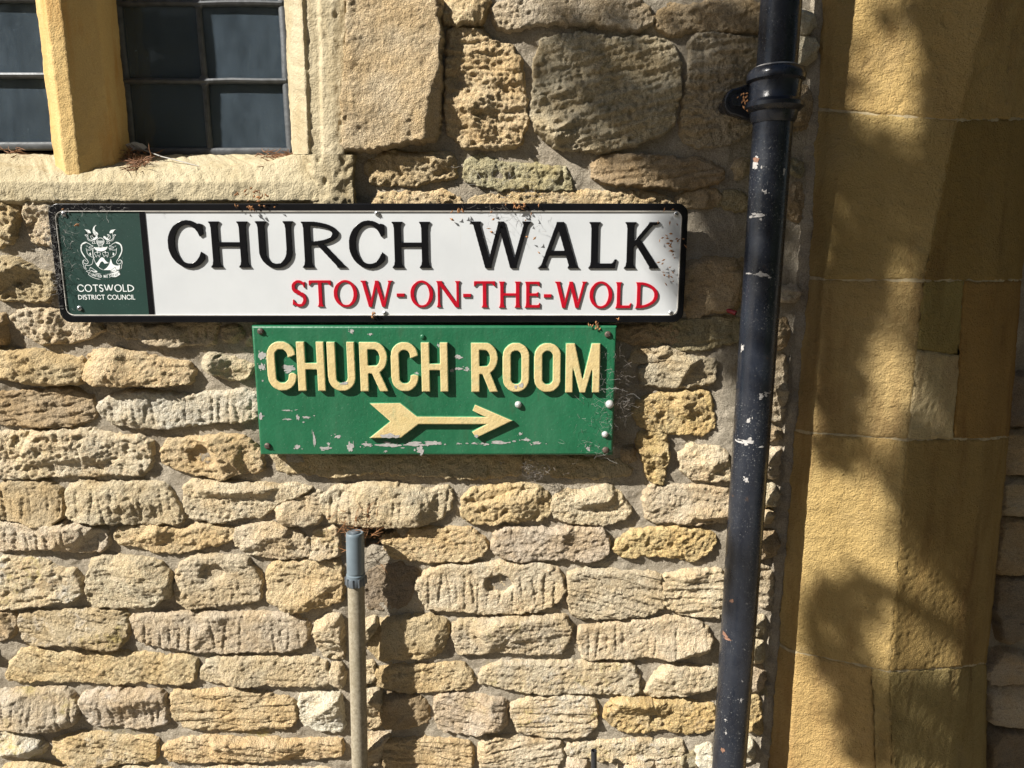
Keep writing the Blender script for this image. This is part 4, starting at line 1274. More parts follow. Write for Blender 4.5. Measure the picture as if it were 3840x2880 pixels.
def place_glyph(gl, uL, uR, vT, vB, Y):
    """unit glyph -> world loops, from its pixel box on plane Y"""
    um, vm = (uL + uR) / 2, (vT + vB) / 2
    xl, xr = U(uL, vm, Y)[0], U(uR, vm, Y)[0]
    zt, zb_ = U(um, vT, Y)[1], U(um, vB, Y)[1]
    H = zt - zb_
    W = (xr - xl) / H
    loops = outline(gl(W), 1 / 110.0, nb=1, tol=0.3)
    return [[(xl + x * H, zb_ + y * H) for x, y in L] for L in loops]
# ------------------------------------------------------------------ street name plate
M['sign_black'] = flat_mat('black_sign_enamel', (0.006, 0.006, 0.007), 0.25, 0.2, 30, 0.25, 25, 0.0015, **{'Specular IOR Level': 0.35})
M['sign_white'] = None
def white_enamel():
    s = NT('white_sign_enamel')
    n1 = s.noise(9, 4, 0.6)
    c = s.ramp(n1, [(0.3, (0.53, 0.55, 0.565)), (0.7, (0.585, 0.605, 0.617))])
    n2 = s.noise(260, 3, 0.6)
    n3 = s.noise(12, 3, 0.6)
    f = s.math('MULTIPLY', s.ramp(n2, [(0.71, 0.0), (0.77, 0.6)]), s.ramp(n3, [(0.48, 0.05), (0.66, 1.0)]))
    c = s.mix(f, c, (0.30, 0.20, 0.11))
    n4 = s.noise(55, 4, 0.7, stretch=(2.4, 1, 0.25))
    c = s.mix(s.ramp(n4, [(0.6, 0.0), (0.8, 0.18)]), c, (0.42, 0.38, 0.30))
    return s.done(c, 0.38, s.bump(s.noise(6, 2, 0.5), 0.10, 0.01))
M['sign_white'] = white_enamel()
M['sign_red'] = flat_mat('red_sign_enamel', (0.40, 0.004, 0.016), 0.32, 0.12, 60)
def green_vinyl():
    s = NT('dark_green_print')
    n1 = s.noise(20, 4, 0.6)
    c = s.ramp(n1, [(0.3, (0.005, 0.030, 0.023)), (0.7, (0.007, 0.038, 0.029))])
    n2 = s.noise(500, 2, 0.6)
    c = s.mix(s.ramp(n2, [(0.70, 0.0), (0.76, 0.5)]), c, (0.35, 0.38, 0.36))
    return s.done(c, 0.45)
M['sign_green'] = green_vinyl()
M['print_white'] = flat_mat('white_print', (0.74, 0.77, 0.76), 0.45, 0.05)
M['bead'] = flat_mat('pale_bead', (0.58, 0.55, 0.50), 0.5, 0.2, 40)
M['screw'] = flat_mat('zinc_screw', (0.52, 0.53, 0.54), 0.42, 0.25, 200, Metallic=0.7)

YS = -0.0365                                           # face of the white field
def su(t, x, y, Y=YS):
    return U(*T(t, x, y), Y)
SIGN = thing('street_sign', 'long white street nameplate with raised CHURCH WALK lettering, green crest panel and black border', 'street sign', (-0.27, YS, 1.57))
ol = [U(187, 800, YS), U(250, 1165, YS)]
def avg(*a):
    return sum(a) / len(a)
oz1 = avg(U(600, 761, YS)[1], U(2000, 765, YS)[1])
oz0 = avg(U(600, 1206, YS)[1], U(2200, 1212, YS)[1])
ox0, ox1 = U(205, 985, YS)[0], U(2571, 985, YS)[0]
iz1 = avg(U(900, 790, YS)[1], U(2000, 791, YS)[1])
iz0 = avg(U(600, 1180, YS)[1], U(2200, 1187, YS)[1])
ix0, ix1 = U(229, 985, YS)[0], U(2549, 985, YS)[0]
outer = rrect(ox0, oz0, ox1, oz1, 0.020)
inner = rrect(ix0, iz0, ix1, iz1, 0.014)
inner2 = rrect(ix0 + 0.0016, iz0 + 0.0016, ix1 - 0.0016, iz1 - 0.0016, 0.0125)
extrude('backing_plate', [rrect(ox0 + 0.002, oz0 + 0.002, ox1 - 0.002, oz1 - 0.002, 0.018)], YS + 0.0012, 0.006, M['sign_black'], SIGN)
extrude('border', [outer, inner], YS - 0.0032, 0.0090, M['sign_black'], SIGN, bevel=0.0016, bres=3)
extrude('bead', [rrect(ix0 + 0.0001, iz0 + 0.0001, ix1 - 0.0001, iz1 - 0.0001, 0.0139), inner2], YS - 0.0024, 0.004, M['bead'], SIGN, bevel=0.0005)
extrude('white_field', [rrect(ix0 + 0.0004, iz0 + 0.0004, ix1 - 0.0004, iz1 - 0.0004, 0.0138)], YS, 0.001, M['sign_white'], SIGN)
gx1 = U(540, 985, YS)[0]
gx2 = U(561.5, 985, YS)[0]
gp = rrect(ix0 + 0.0018, iz0 + 0.0018, gx1, iz1 - 0.0018, 0.0125)
gp = [p if p[0] < (ix0 + gx1) / 2 else (gx1, iz0 + 0.0018 if p[1] < (iz0 + iz1) / 2 else iz1 - 0.0018) for p in gp]
gq = []
for p in gp:
    if not gq or math.hypot(p[0] - gq[-1][0], p[1] - gq[-1][1]) > 1e-6:
        gq.append(p)
extrude('crest_panel', [gq], YS - 0.0004, 0.0003, M['sign_green'], SIGN)
extrude('divider', [[(gx1 + 0.0003, iz0 + 0.0019), (gx2, iz0 + 0.0019), (gx2, iz1 - 0.0019), (gx1 + 0.0003, iz1 - 0.0019)]], YS - 0.0012, 0.0011, M['sign_black'], SIGN, bevel=0.0004)
BIG = [('C', 631, 767), ('H', 786, 937), ('U', 961, 1106), ('R', 1131, 1296), ('C', 1309, 1445), ('H', 1469, 1617),
       ('W', 1765, 1992), ('A', 2015, 2174), ('L', 2206, 2312), ('K', 2340, 2473)]
for i, (ch, a, c) in enumerate(BIG):
    k = i / 9
    extrude('letter', place_glyph(lambda W, ch=ch: glyph(ch, W), a, c, 829 + 3 * k, 1002 + 4 * k, YS), YS - 0.0030, 0.0029, M['sign_black'], SIGN, bevel=0.0008)
RED = [('S', 1095, 1149), ('T', 1161, 1243), ('O', 1252, 1341), ('W', 1354, 1474), ('O', 1539, 1625), ('N', 1636, 1727), ('T', 1778, 1857), ('H', 1870, 1954),
       ('E', 1967, 2025), ('W', 2080, 2200), ('O', 2210, 2296), ('L', 2307, 2368), ('D', 2382, 2467)]
for ch, a, c in RED:
    k = (a - 1095) / 1370
    extrude('letter', place_glyph(lambda W, ch=ch: glyph(ch, W, .145, .10, .055), a, c, 1051 + 7 * k, 1149 + 7 * k, YS), YS - 0.0026, 0.0025, M['sign_red'], SIGN, bevel=0.0006)
for a, c in ((1488, 1518), (1737, 1767), (2039, 2068)):
    k = (a - 1095) / 1370
    extrude('hyphen', place_glyph(lambda W: glyph('-', W), a, c, 1098 + 7 * k, 1111 + 7 * k, YS), YS - 0.0026, 0.0025, M['sign_red'], SIGN, bevel=0.0006)
# flat print on the crest panel
YP = YS - 0.00075
Z4 = lambda x, y: (180 + x / 3.457, 740 + y / 3.457)
def z4w(P):
    return [U(*Z4(x, y), YS) for x, y in P]
WD = {'C': .88, 'O': 1.02, 'T': .74, 'S': .56, 'W': 1.28, 'L': .56, 'D': .88, 'I': .16, 'R': .70, 'U': .80, 'N': .86, 'E': .56, 'V': .84}
def text_line(name, txt, u0, u1, vT, vB, s=.135, gap=.12, sp=.30):
    tot = sum(WD[c] if c != ' ' else sp for c in txt) + gap * (len(txt) - 1)
    um = (u0 + u1) / 2
    x0, x1 = U(u0, (vT + vB) / 2, YS)[0], U(u1, (vT + vB) / 2, YS)[0]
    zt, zb_ = U(um, vT, YS)[1], U(um, vB, YS)[1]
    sc = (x1 - x0) / tot
    H = zt - zb_
    loops, x = [], x0
    for c in txt:
        if c == ' ':
            x += (sp + gap) * sc
            continue
        Wd = WD[c]
        for L in outline(glyph(c, Wd, s, s * .92, 0.0), 1 / 70, nb=1, tol=.3):
            loops.append([(x + px * sc, zb_ + py * H) for px, py in L])
        x += (Wd + gap) * sc
    return extrude(name, loops, YP, 0.0003, M['print_white'], SIGN)
text_line('printed_text', 'COTSWOLD', *[Z4(382, 0)[0], Z4(1118, 0)[0], Z4(0, 1131)[1], Z4(0, 1224)[1]])
text_line('printed_text', 'DISTRICT COUNCIL', *[Z4(395, 0)[0], Z4(1133, 0)[0], Z4(0, 1263)[1], Z4(0, 1325)[1]], s=.15)
# coat of arms
def mir(P):      # mirror about the sheared axis of the crest
    return [(2 * (674 + (y - 380) * 0.0745) - x + 2 * 0, y) for x, y in P]
cl = 6.0
A = []
def line(P, wd=cl, closed=False, both=True):
    A.extend(thick(P, wd, closed=closed, caps=True))
    if both:
        A.extend(thick(mir(P), wd, closed=closed, caps=True))
def fill(P, both=True, sg=1):
    A.append((sg, P))
    if both:
        A.append((sg, mir(P)))
def curve(P, n=6):
    P = [np.array(p, float) for p in P]
    out = []
    for i in range(len(P) - 1):
        p0, p1, p2, p3 = P[max(i - 1, 0)], P[i], P[i + 1], P[min(i + 2, len(P) - 1)]
        for k in range(n):
            t = k / n
            out.append(tuple(0.5 * (2 * p1 + (p2 - p0) * t + (2 * p0 - 5 * p1 + 4 * p2 - p3) * t * t + (3 * p1 - p0 - 3 * p2 + p3) * t ** 3)))
    return out + [tuple(P[-1])]
# phoenix
fill(curve([(628, 358), (598, 380), (582, 420), (588, 462), (612, 494), (640, 500), (655, 480), (640, 455), (618, 440), (605, 410), (612, 380), (632, 360)]))
fill(curve([(655, 480), (640, 500), (672, 490), (700, 500), (706, 480), (690, 455), (694, 430), (686, 402), (664, 396), (638, 408), (640, 416), (662, 414), (676, 424), (664, 440), (650, 462), (655, 480)]), both=False)
for q in range(4):
    line([(586 + q * 6, 430 + q * 17), (622 + q * 5, 452 + q * 10)], 3.5)
    A[-8:] = [(0, p) for _, p in A[-8:]]
# side leaves and mantling
fill(curve([(472, 414), (500, 418), (535, 425), (556, 448), (556, 466), (530, 462), (510, 450), (492, 428), (472, 414)]))
line(curve([(520, 455), (522, 480), (520, 500)]), 4)
line(curve([(482, 488), (505, 486), (520, 505), (524, 530), (545, 550), (575, 558), (600, 548)]))
line(curve([(482, 488), (500, 505), (512, 525), (520, 548), (545, 566), (580, 566)]), 4)
line(curve([(600, 548), (572, 540), (558, 515), (566, 490), (592, 482)]))
line(curve([(592, 482), (580, 500), (590, 520), (612, 528)]))
fill(curve([(575, 545), (602, 528), (625, 520), (640, 526), (625, 545), (600, 556), (575, 545)]))
line(curve([(575, 598), (590, 572), (612, 566), (606, 585), (622, 600)]), 5)
line(curve([(575, 598), (600, 600), (612, 590)]), 4)
fill([(610, 515), (640, 500), (650, 520), (640, 535)])
# helm
line(curve([(634, 575), (640, 548), (662, 530), (682, 526), (704, 532), (724, 552), (730, 578), (722, 602), (700, 618), (682, 622), (660, 618), (642, 602), (634, 575)]), 6, both=False)
line([(634, 566), (730, 568)], 7, both=False)
line([(638, 592), (726, 592)], 7, both=False)
for q in range(5):
    line([(650 + q * 16, 568), (650 + q * 16, 592)], 6, both=False)
line([(640, 604), (722, 606)], 4, both=False)
line(curve([(655, 618), (662, 640), (684, 646), (706, 640), (712, 620)]), 5, both=False)
# collar
fill(curve([(596, 640), (622, 648), (652, 646), (684, 656), (716, 646), (748, 646), (774, 640), (758, 675), (725, 694), (686, 700), (645, 694), (612, 672), (596, 640)]), both=False)
# shield
line(curve([(588, 660), (586, 720), (594, 780), (612, 835), (640, 885), (680, 922), (717, 940)]), 5)
line([(600, 655), (588, 660)], 5)
# chevron, wavy
fill(curve([(620, 862), (650, 835), (672, 800), (698, 778), (726, 788), (742, 812), (770, 840), (800, 858), (778, 888), (745, 870), (720, 838), (702, 830), (684, 844), (668, 872), (655, 896), (620, 862)], 3), both=False)
# two sheep
for ox in (0, 104):
    line(curve([(608 + ox, 740), (606 + ox, 722), (622 + ox, 714), (650 + ox, 716), (676 + ox, 716), (682 + ox, 735), (676 + ox, 750), (674 + ox, 772), (664 + ox, 772), (660 + ox, 752), (640 + ox, 752), (634 + ox, 772), (624 + ox, 770), (620 + ox, 748), (608 + ox, 740)]), 4, both=False)
    line([(642 + ox, 735), (646 + ox, 716), (640 + ox, 706)], 4, both=False)
    fill(disc((641 + ox, 706), 8), both=False)
# sea-dog supporters
line(curve([(585, 628), (560, 620), (540, 604), (515, 592), (490, 580), (460, 590), (440, 608), (428, 640), (432, 690), (448, 730), (478, 775), (510, 810), (524, 840), (510, 862), (488, 862)]), 6)
fill(curve([(490, 578), (462, 590), (436, 606), (424, 640), (428, 690), (446, 730), (480, 778), (486, 770), (456, 724), (440, 688), (440, 645), (450, 615), (478, 600), (502, 590)]))
line(curve([(585, 628), (578, 642), (540, 642), (536, 656), (572, 660), (580, 668)]), 5)
line([(500, 630), (520, 636)], 4)
line(curve([(496, 660), (506, 690), (512, 722), (530, 748), (556, 766), (582, 778)]), 5)
line(curve([(505, 680), (540, 684), (578, 680), (582, 720), (588, 770)]), 5)
fill([(535, 735), (552, 712), (562, 742), (556, 758)])
line(curve([(588, 770), (604, 778), (590, 800), (584, 830), (578, 858), (556, 876), (520, 884), (490, 880), (488, 905), (500, 930)]), 5)
line(curve([(488, 862), (468, 850), (462, 820), (480, 810), (500, 830)]), 5)
line(curve([(480, 810), (456, 822), (452, 850), (466, 880), (470, 905), (485, 930), (500, 930)]), 5)
# ribbon
rb0 = curve([(560, 948), (610, 975), (680, 994), (740, 996), (810, 988), (870, 968), (912, 946)])
rb1 = curve([(526, 1000), (580, 1035), (660, 1060), (740, 1064), (820, 1056), (890, 1032), (942, 1000)])
line(rb0, 5, both=False)
line(rb1, 5, both=False)
line([(526, 1000), (560, 948)], 5, both=False)
line([(942, 1000), (912, 946)], 5, both=False)
for P in ([(498, 955), (540, 950), (552, 906), (640, 962), (636, 968), (560, 948)], [(498, 955), (530, 980)]):
    line(P, 5)
fill([(600, 952), (640, 958), (638, 968), (616, 968)])
txt = 'UNITED WE SERVE'
tot = sum(WD[c] if c != ' ' else .3 for c in txt) + .14 * (len(txt) - 1)
acc = 0
for c in txt:
    if c == ' ':
        acc += .44
        continue
    Wd = WD[c]
    xm = 566 + (905 - 566) * (acc + Wd / 2) / tot
    slope = (xm - 737) * -0.00205
    base = 1042 - (xm - 737) ** 2 * 0.00103 - (xm - 737) * 0.012
    ca, sa = math.cos(math.atan(slope)), math.sin(math.atan(slope))
    sx = (905 - 566) / tot
    for sg, P in glyph(c, Wd, .17, .155, 0.0):
        Q = []
        for x, y in P:
            dx, dy = (x - Wd / 2) * sx, -y * 36
            Q.append((xm + dx * ca - dy * -sa * 1.0, base + dy * ca + dx * sa))
        if sg:
            A.append((1, Q))
        else:
            A.append((0, Q)) if c not in 'CUDR' else A.append((0, [q for q in Q]))
    acc += Wd + .14
def only_local(polys):
    return polys
crest = outline([(sg, [(x, -y) for x, y in P]) for sg, P in A], 1.25, nb=1, tol=.3)
extrude('coat_of_arms', [z4w([(x, -y) for x, y in L]) for L in crest], YP, 0.0003, M['print_white'], SIGN)

def screw(parent, X, Z, Y, r, mat, slot=1, name='screw', dome=0.5):
    b = MB()
    n = 14
    pr = [(1.0, 0.0), (1.0, 0.25), (0.85, 0.25 + dome * .5), (0.5, 0.25 + dome * .85), (0.0, 0.25 + dome)]
    rings = []
    for rr, hh in pr[:-1]:
        rings.append([b.bm.verts.new((X + r * rr * math.cos(2 * math.pi * k / n), Y - r * hh, Z + r * rr * math.sin(2 * math.pi * k / n))) for k in range(n)])
    tip = b.bm.verts.new((X, Y - r * pr[-1][1], Z))
    for i in range(len(rings) - 1):
        for k in range(n):
            b.bm.faces.new((rings[i][k], rings[i][(k + 1) % n], rings[i + 1][(k + 1) % n], rings[i + 1][k]))
    for k in range(n):
        b.bm.faces.new((rings[-1][k], rings[-1][(k + 1) % n], tip))
    o = b.build(name, mat, parent)
    for q in range(slot):
        b = MB()
        b.box((-r * .7, -r * .14, -r * .12), (r * .7, r * .05, r * .12))
        s_ = b.build('slot', M['dark_room'], None, smooth=False)
        s_.rotation_euler = (0, 0.5 + q * math.pi / 2, 0)
        s_.location = (X, Y - r * (0.25 + dome * .96), Z)
        s_.parent = o
        s_.matrix_parent_inverse = Matrix.Identity(4)
    return o
for t, x, y, sl_ in ((1, 415, 1387, 2), (2, 232, 1383, 2), (2, 2168, 1387, 2), (4, 518, 338, 2), (5, 283, 370, 2), (5, 2133, 368, 2)):
    X, Z = su(t, x, y)
    screw(SIGN, X, Z, YS - 0.0004, 0.0046, M['screw'], sl_)

# ------------------------------------------------------------------ green hand-painted board
def green_paint():
    s = NT('green_gloss_paint')
    n1 = s.noise(13, 5, 0.65)
    c = s.ramp(n1, [(0.3, (0.009, 0.10, 0.043)), (0.7, (0.014, 0.13, 0.058))])
    nf_ = s.noise(9, 5, 0.7, stretch=(2.0, 1, 0.5))
    c = s.mix(s.ramp(nf_, [(0.46, 0.0), (0.72, 0.42)]), c, (0.05, 0.175, 0.095))
    nd_ = s.noise(28, 5, 0.75, stretch=(1.6, 1, 0.35))
    c = s.mix(s.ramp(nd_, [(0.57, 0.0), (0.75, 0.4)]), c, (0.055, 0.075, 0.04))
    n2 = s.noise(420, 2, 0.6)
    c = s.mix(s.ramp(n2, [(0.71, 0.0), (0.76, 0.5)]), c, (0.4, 0.42, 0.38))
    h = s.math('ADD', s.noise(170, 3, 0.6), s.math('MULTIPLY', s.noise(30, 3, 0.6), 1.5))
    return s.done(c, 0.42, s.bump(h, 0.35, 0.0016))
M['green_paint'] = green_paint()
def cream_paint():
    s = NT('cream_letter_paint')
    n1 = s.noise(45, 5, 0.7)
    c = s.ramp(n1, [(0.3, (0.56, 0.43, 0.19)), (0.7, (0.63, 0.50, 0.25))])
    n2 = s.noise(60, 5, 0.75)
    c = s.mix(s.ramp(n2, [(0.54, 0.0), (0.68, 0.6)]), c, (0.36, 0.38, 0.20))
    n3 = s.noise(24, 5, 0.7, stretch=(1.5, 1, 0.5))
    c = s.mix(s.ramp(n3, [(0.52, 0.0), (0.74, 0.5)]), c, (0.42, 0.30, 0.13))
    return s.done(c, 0.6, s.bump(s.noise(150, 4, 0.65), 0.5, 0.002))
M['cream_paint'] = cream_paint()
M['letter_side'] = flat_mat('green_letter_side', (0.075, 0.27, 0.135), 0.45, 0.25, 60)
M['bare_grey'] = flat_mat('bare_primer', (0.36, 0.345, 0.33), 0.8, 0.22, 120, 0.3, 300, 0.0008)
M['old_bolt'] = flat_mat('rusty_bolt', (0.095, 0.07, 0.055), 0.6, 0.5, 250, 0.5, 300, 0.001, Metallic=0.4)
M['dome_head'] = flat_mat('grey_dome_head', (0.50, 0.50, 0.49), 0.5, 0.3, 200, 0.4, 250, 0.001, Metallic=0.3)
YG = -0.049
BOARD = thing('direction_sign', 'green painted board with raised cream CHURCH ROOM letters and an arrow, hung below the nameplate', 'sign', (-0.14, YG, 1.34))
gz1 = avg(U(941, 1222, YG)[1], U(2312, 1225, YG)[1])
gz0 = avg(U(974, 1702, YG)[1], U(2301, 1711, YG)[1])
bx0, bx1 = U(958, 1460, YG)[0], U(2306, 1465, YG)[0]
extrude('board', [[(bx0, gz0), (bx1, gz0 - 0.001), (bx1 + 0.0005, gz1), (bx0, gz1 + 0.001)]], YG, 0.038, M['green_paint'], BOARD, bevel=0.005, bres=3)
GL = [('C', 1001, 1110), ('H', 1114, 1218), ('U', 1228, 1332), ('R', 1349, 1454), ('C', 1466, 1568), ('H', 1580, 1681), ('R', 1767, 1868), ('O', 1885, 1985), ('O', 2003, 2104), ('M', 2120, 2252)]
YL = YG - 0.0085
for ch, a, c in GL:
    k = (a - 1001) / 1250
    L = place_glyph(lambda W, ch=ch: block_glyph(ch, W, .165), a, c, 1279 + 8 * k, 1466 + 7 * k, YL)
    extrude('letter', L, YL, 0.0088, [M['cream_paint'], M['letter_side']], BOARD, bevel=0.0019, bres=1)
AR = [(180, 955), (380, 952), (490, 1040), (930, 1043), (848, 1003), (866, 962), (1112, 1068), (872, 1180), (845, 1140), (935, 1092), (500, 1092), (385, 1180), (178, 1182), (315, 1072)]
extrude('arrow', [[U(*T(5, x, y), YL) for x, y in AR][::-1]], YL, 0.0088, [M['cream_paint'], M['letter_side']], BOARD, bevel=0.0019, bres=1)
for t, x, y, m, sl_, r in ((4, 1690, 488, 'old_bolt', 1, .0062), (4, 1735, 1230, 'old_bolt', 1, .0062), (5, 1727, 508, 'old_bolt', 1, .0062), (5, 1712, 1257, 'old_bolt', 0, .0066),
                           (5, 1147, 962, 'dome_head', 0, .0066), (5, 1738, 960, 'dome_head', 0, .0080), (5, 1708, 1155, 'dome_head', 0, .0062), (5, 527, 523, 'green_paint', 0, .0045)):
    X, Z = U(*T(t, x, y), YG)
    screw(BOARD, X, Z, YG - 0.0002, r, M[m], sl_, 'bolt', 0.75 if m == 'dome_head' else 0.4)
# places where the paint has flaked off
CH_ = [(4, 1700, 645, 24, 35), (4, 1697, 720, 22, 24), (4, 1703, 808, 7, 6), (4, 1690, 1040, 16, 24), (4, 1870, 725, 50, 24), (4, 1860, 1000, 34, 5), (4, 1868, 1058, 28, 6), (4, 1930, 1045, 12, 22),
       (4, 1985, 1045, 35, 7), (4, 1967, 1077, 9, 5), (4, 2037, 1190, 9, 58), (4, 1928, 1237, 24, 14), (4, 2110, 1245, 42, 14), (4, 2190, 1170, 18, 14), (4, 2130, 1215, 12, 8),
       (5, 68, 487, 15, 16), (5, 188, 507, 13, 9), (5, 60, 1240, 25, 36), (5, 165, 1222, 34, 14), (5, 300, 1225, 80, 15), (5, 470, 1218, 80, 17), (5, 590, 1212, 70, 13), (5, 513, 1258, 30, 28), (5, 287, 1265, 12, 8),
       (5, 760, 1215, 16, 6), (5, 815, 1214, 10, 4), (5, 858, 1213, 16, 8), (5, 1020, 1208, 70, 13), (5, 925, 1215, 28, 7), (5, 1120, 1200, 13, 7), (5, 1160, 1152, 15, 9), (5, 1200, 1190, 26, 10), (5, 1265, 1212, 36, 10),
       (5, 1600, 1248, 14, 18), (5, 758, 652, 30, 14), (5, 715, 742, 12, 14), (5, 757, 730, 26, 11), (5, 815, 732, 17, 16), (5, 490, 760, 14, 9), (5, 630, 580, 10, 12)]
b = MB()
r_ = random.Random(11)
def blob(cx, cz, rx, rz, Y, n=34):
    ph = [r_.uniform(0, 6.28) for _ in range(6)]
    P = []
    for k in range(n):
        t = 2 * math.pi * k / n
        q = 1 + .17 * math.sin(2 * t + ph[0]) + .14 * math.sin(3 * t + ph[1]) + .13 * math.sin(5 * t + ph[2]) + .09 * math.sin(9 * t + ph[3]) + r_.uniform(-.10, .10)
        P.append((cx + rx * q * math.cos(t), Y, cz + rz * q * math.sin(t)))
    return P
pxm = 1 / K / 1960 * 0.97
for t, x, y, rx, ry in CH_:
    sub_ = [(x, y, rx * .8, ry * .8)] + [(x + r_.gauss(0, rx * .7), y + r_.gauss(0, ry * .6), rx * r_.uniform(.08, .3), ry * r_.uniform(.12, .4)) for q in range(6)]
    for i_, (x_, y_, rx_, ry_) in enumerate(sub_):
        X, Z = U(*T(t, x_, y_), YG)
        b.poly(blob(X, Z, rx_ * pxm, ry_ * pxm, YG - 0.0004 - 0.00003 * i_, 40 if i_ == 0 else 14))
tag(b.build('flaked_paint', M['bare_grey'], BOARD, smooth=False), kind='stuff')
b = MB()
for t, x, y, rx, ry in ((5, 300, 1165, 48, 14), (5, 355, 1170, 26, 9), (5, 875, 1167, 13, 9), (5, 1165, 838, 18, 12), (5, 1130, 848, 10, 10), (5, 20, 825, 22, 10)):
    X, Z = U(*T(t, x, y), YL)
    b.poly(blob(X, Z, rx * pxm, ry * pxm, YL - 0.0004))
tag(b.build('flaked_letter_paint', M['bare_grey'], BOARD, smooth=False), kind='stuff')

# ------------------------------------------------------------------ black drainpipe
def pipe_mat():
    s = NT('black_gloss_iron')
    n1 = s.noise(30, 5, 0.7, stretch=(1, 1, 0.35))
    c = s.ramp(n1, [(0.3, (0.008, 0.010, 0.016)), (0.7, (0.022, 0.026, 0.035))])
    n2 = s.noise(420, 3, 0.6, stretch=(1, 1, 0.8))
    n3 = s.noise(8, 3, 0.6)
    f = s.math('MULTIPLY', s.ramp(n2, [(0.625, 0.0), (0.69, 1.0)]), s.ramp(n3, [(0.45, 0.0), (0.62, 0.8)]))
    c = s.mix(f, c, (0.28, 0.28, 0.27))
    n4 = s.noise(50, 5, 0.7)
    c = s.mix(s.ramp(n4, [(0.66, 0.0), (0.74, 0.5)]), c, (0.09, 0.055, 0.035))
    return s.done(c, s.ramp(s.noise(25, 4, 0.7), [(0.3, 0.13), (0.7, 0.42)]), s.bump(s.noise(70, 4, 0.6), 0.35, 0.0018))
M['pipe'] = pipe_mat()
PD = -0.095
PIPE = thing('drainpipe', 'tall black cast iron drainpipe with a thick collar and flaking paint beside the ashlar pier', 'drainpipe', (0.46, PD, 0))
pt0, pt1 = U(2930, 0, PD), U(2733, 2880, PD)
def pline(z):
    k = (z - pt1[1]) / (pt0[1] - pt1[1])
    return (pt1[0] + (pt0[0] - pt1[0]) * k, PD, z)
PRAD = 0.0325
def pz(t, x, y):
    return U(*T(t, x, y), PD)[1]
zc1, zc0 = pz(3, 610, 440), pz(3, 600, 790)
def lathe(b, prof, n=32, c=pline):
    rings = []
    for z, r in prof:
        x, y, _ = c(z)
        rings.append([b.bm.verts.new((x + r * math.cos(2 * math.pi * k / n), y + r * math.sin(2 * math.pi * k / n), z)) for k in range(n)])
    for i in range(len(rings) - 1):
        for k in range(n):
            b.bm.faces.new((rings[i][k], rings[i][(k + 1) % n], rings[i + 1][(k + 1) % n], rings[i + 1][k]))
    b.bm.faces.new(rings[0][::-1])
    b.bm.faces.new(rings[-1])
b = MB()
lathe(b, [(zc1 - 0.02, PRAD), (zc1 + .3, PRAD), (3.6, PRAD)])
b.build('upper_pipe', M['pipe'], PIPE)
b = MB()
lathe(b, [(0.02, PRAD), (0.5, PRAD), (1.0, PRAD), (zc0 + 0.02, PRAD)])
b.build('lower_pipe', M['pipe'], PIPE)
zz = lambda y: pz(3, 610, y)
b = MB()
C0 = PRAD + 0.0085
lathe(b, [(zz(800), PRAD + .001), (zz(780), PRAD + .004), (zz(730), C0 - .002), (zz(722), C0 + .001), (zz(700), C0 + .006), (zz(675), C0 + .006), (zz(656), C0 + .001), (zz(650), C0), (zz(560), C0),
          (zz(540), C0 + .001), (zz(525), C0 + .006), (zz(490), C0 + .0065), (zz(462), C0 + .003), (zz(446), C0 - .001), (zz(440), PRAD + .001)], 40)
col_ = b.build('collar', M['pipe'], PIPE)
b = MB()
lathe(b, [(zz(446), PRAD + .002), (zz(442), PRAD + .0035), (zz(436), PRAD + .003), (zz(430), PRAD)], 40)
b.build('putty_ring', M['bare_grey'], PIPE)
# fixing ears with bolts
for sd in (-1,):
    zc = pz(3, 380, 640)
    x, y, _ = pline(zc)
    b = MB()
    n = 20
    lp = []
    cx = x + sd * 0.058
    for k in range(n + 1):
        t = math.pi / 2 + math.pi * k / n
        lp.append((cx + (-sd) * -1 * 0.026 * -math.cos(t) * -1 if False else cx + sd * 0.019 * -math.cos(t), zc + 0.022 * math.sin(t)))
    lp = [(x + sd * 0.02, zc + 0.034)] + lp + [(x + sd * 0.02, zc - 0.034)]
    extrude('ear', [lp if sd < 0 else lp[::-1]], PD + 0.022, 0.020, M['pipe'], PIPE, bevel=0.003)
    b = MB()
    b.tube([(cx, PD + 0.022, zc), (cx, PD + 0.010, zc)], [0.0125, 0.0105], 6)
    b.build('bolt', M['pipe'], PIPE)
    b = MB()
    b.tube([(cx, PD + 0.032, zc), (cx, -0.008, zc)], 0.012, 10)
    b.build('spacer', M['pipe'], PIPE)
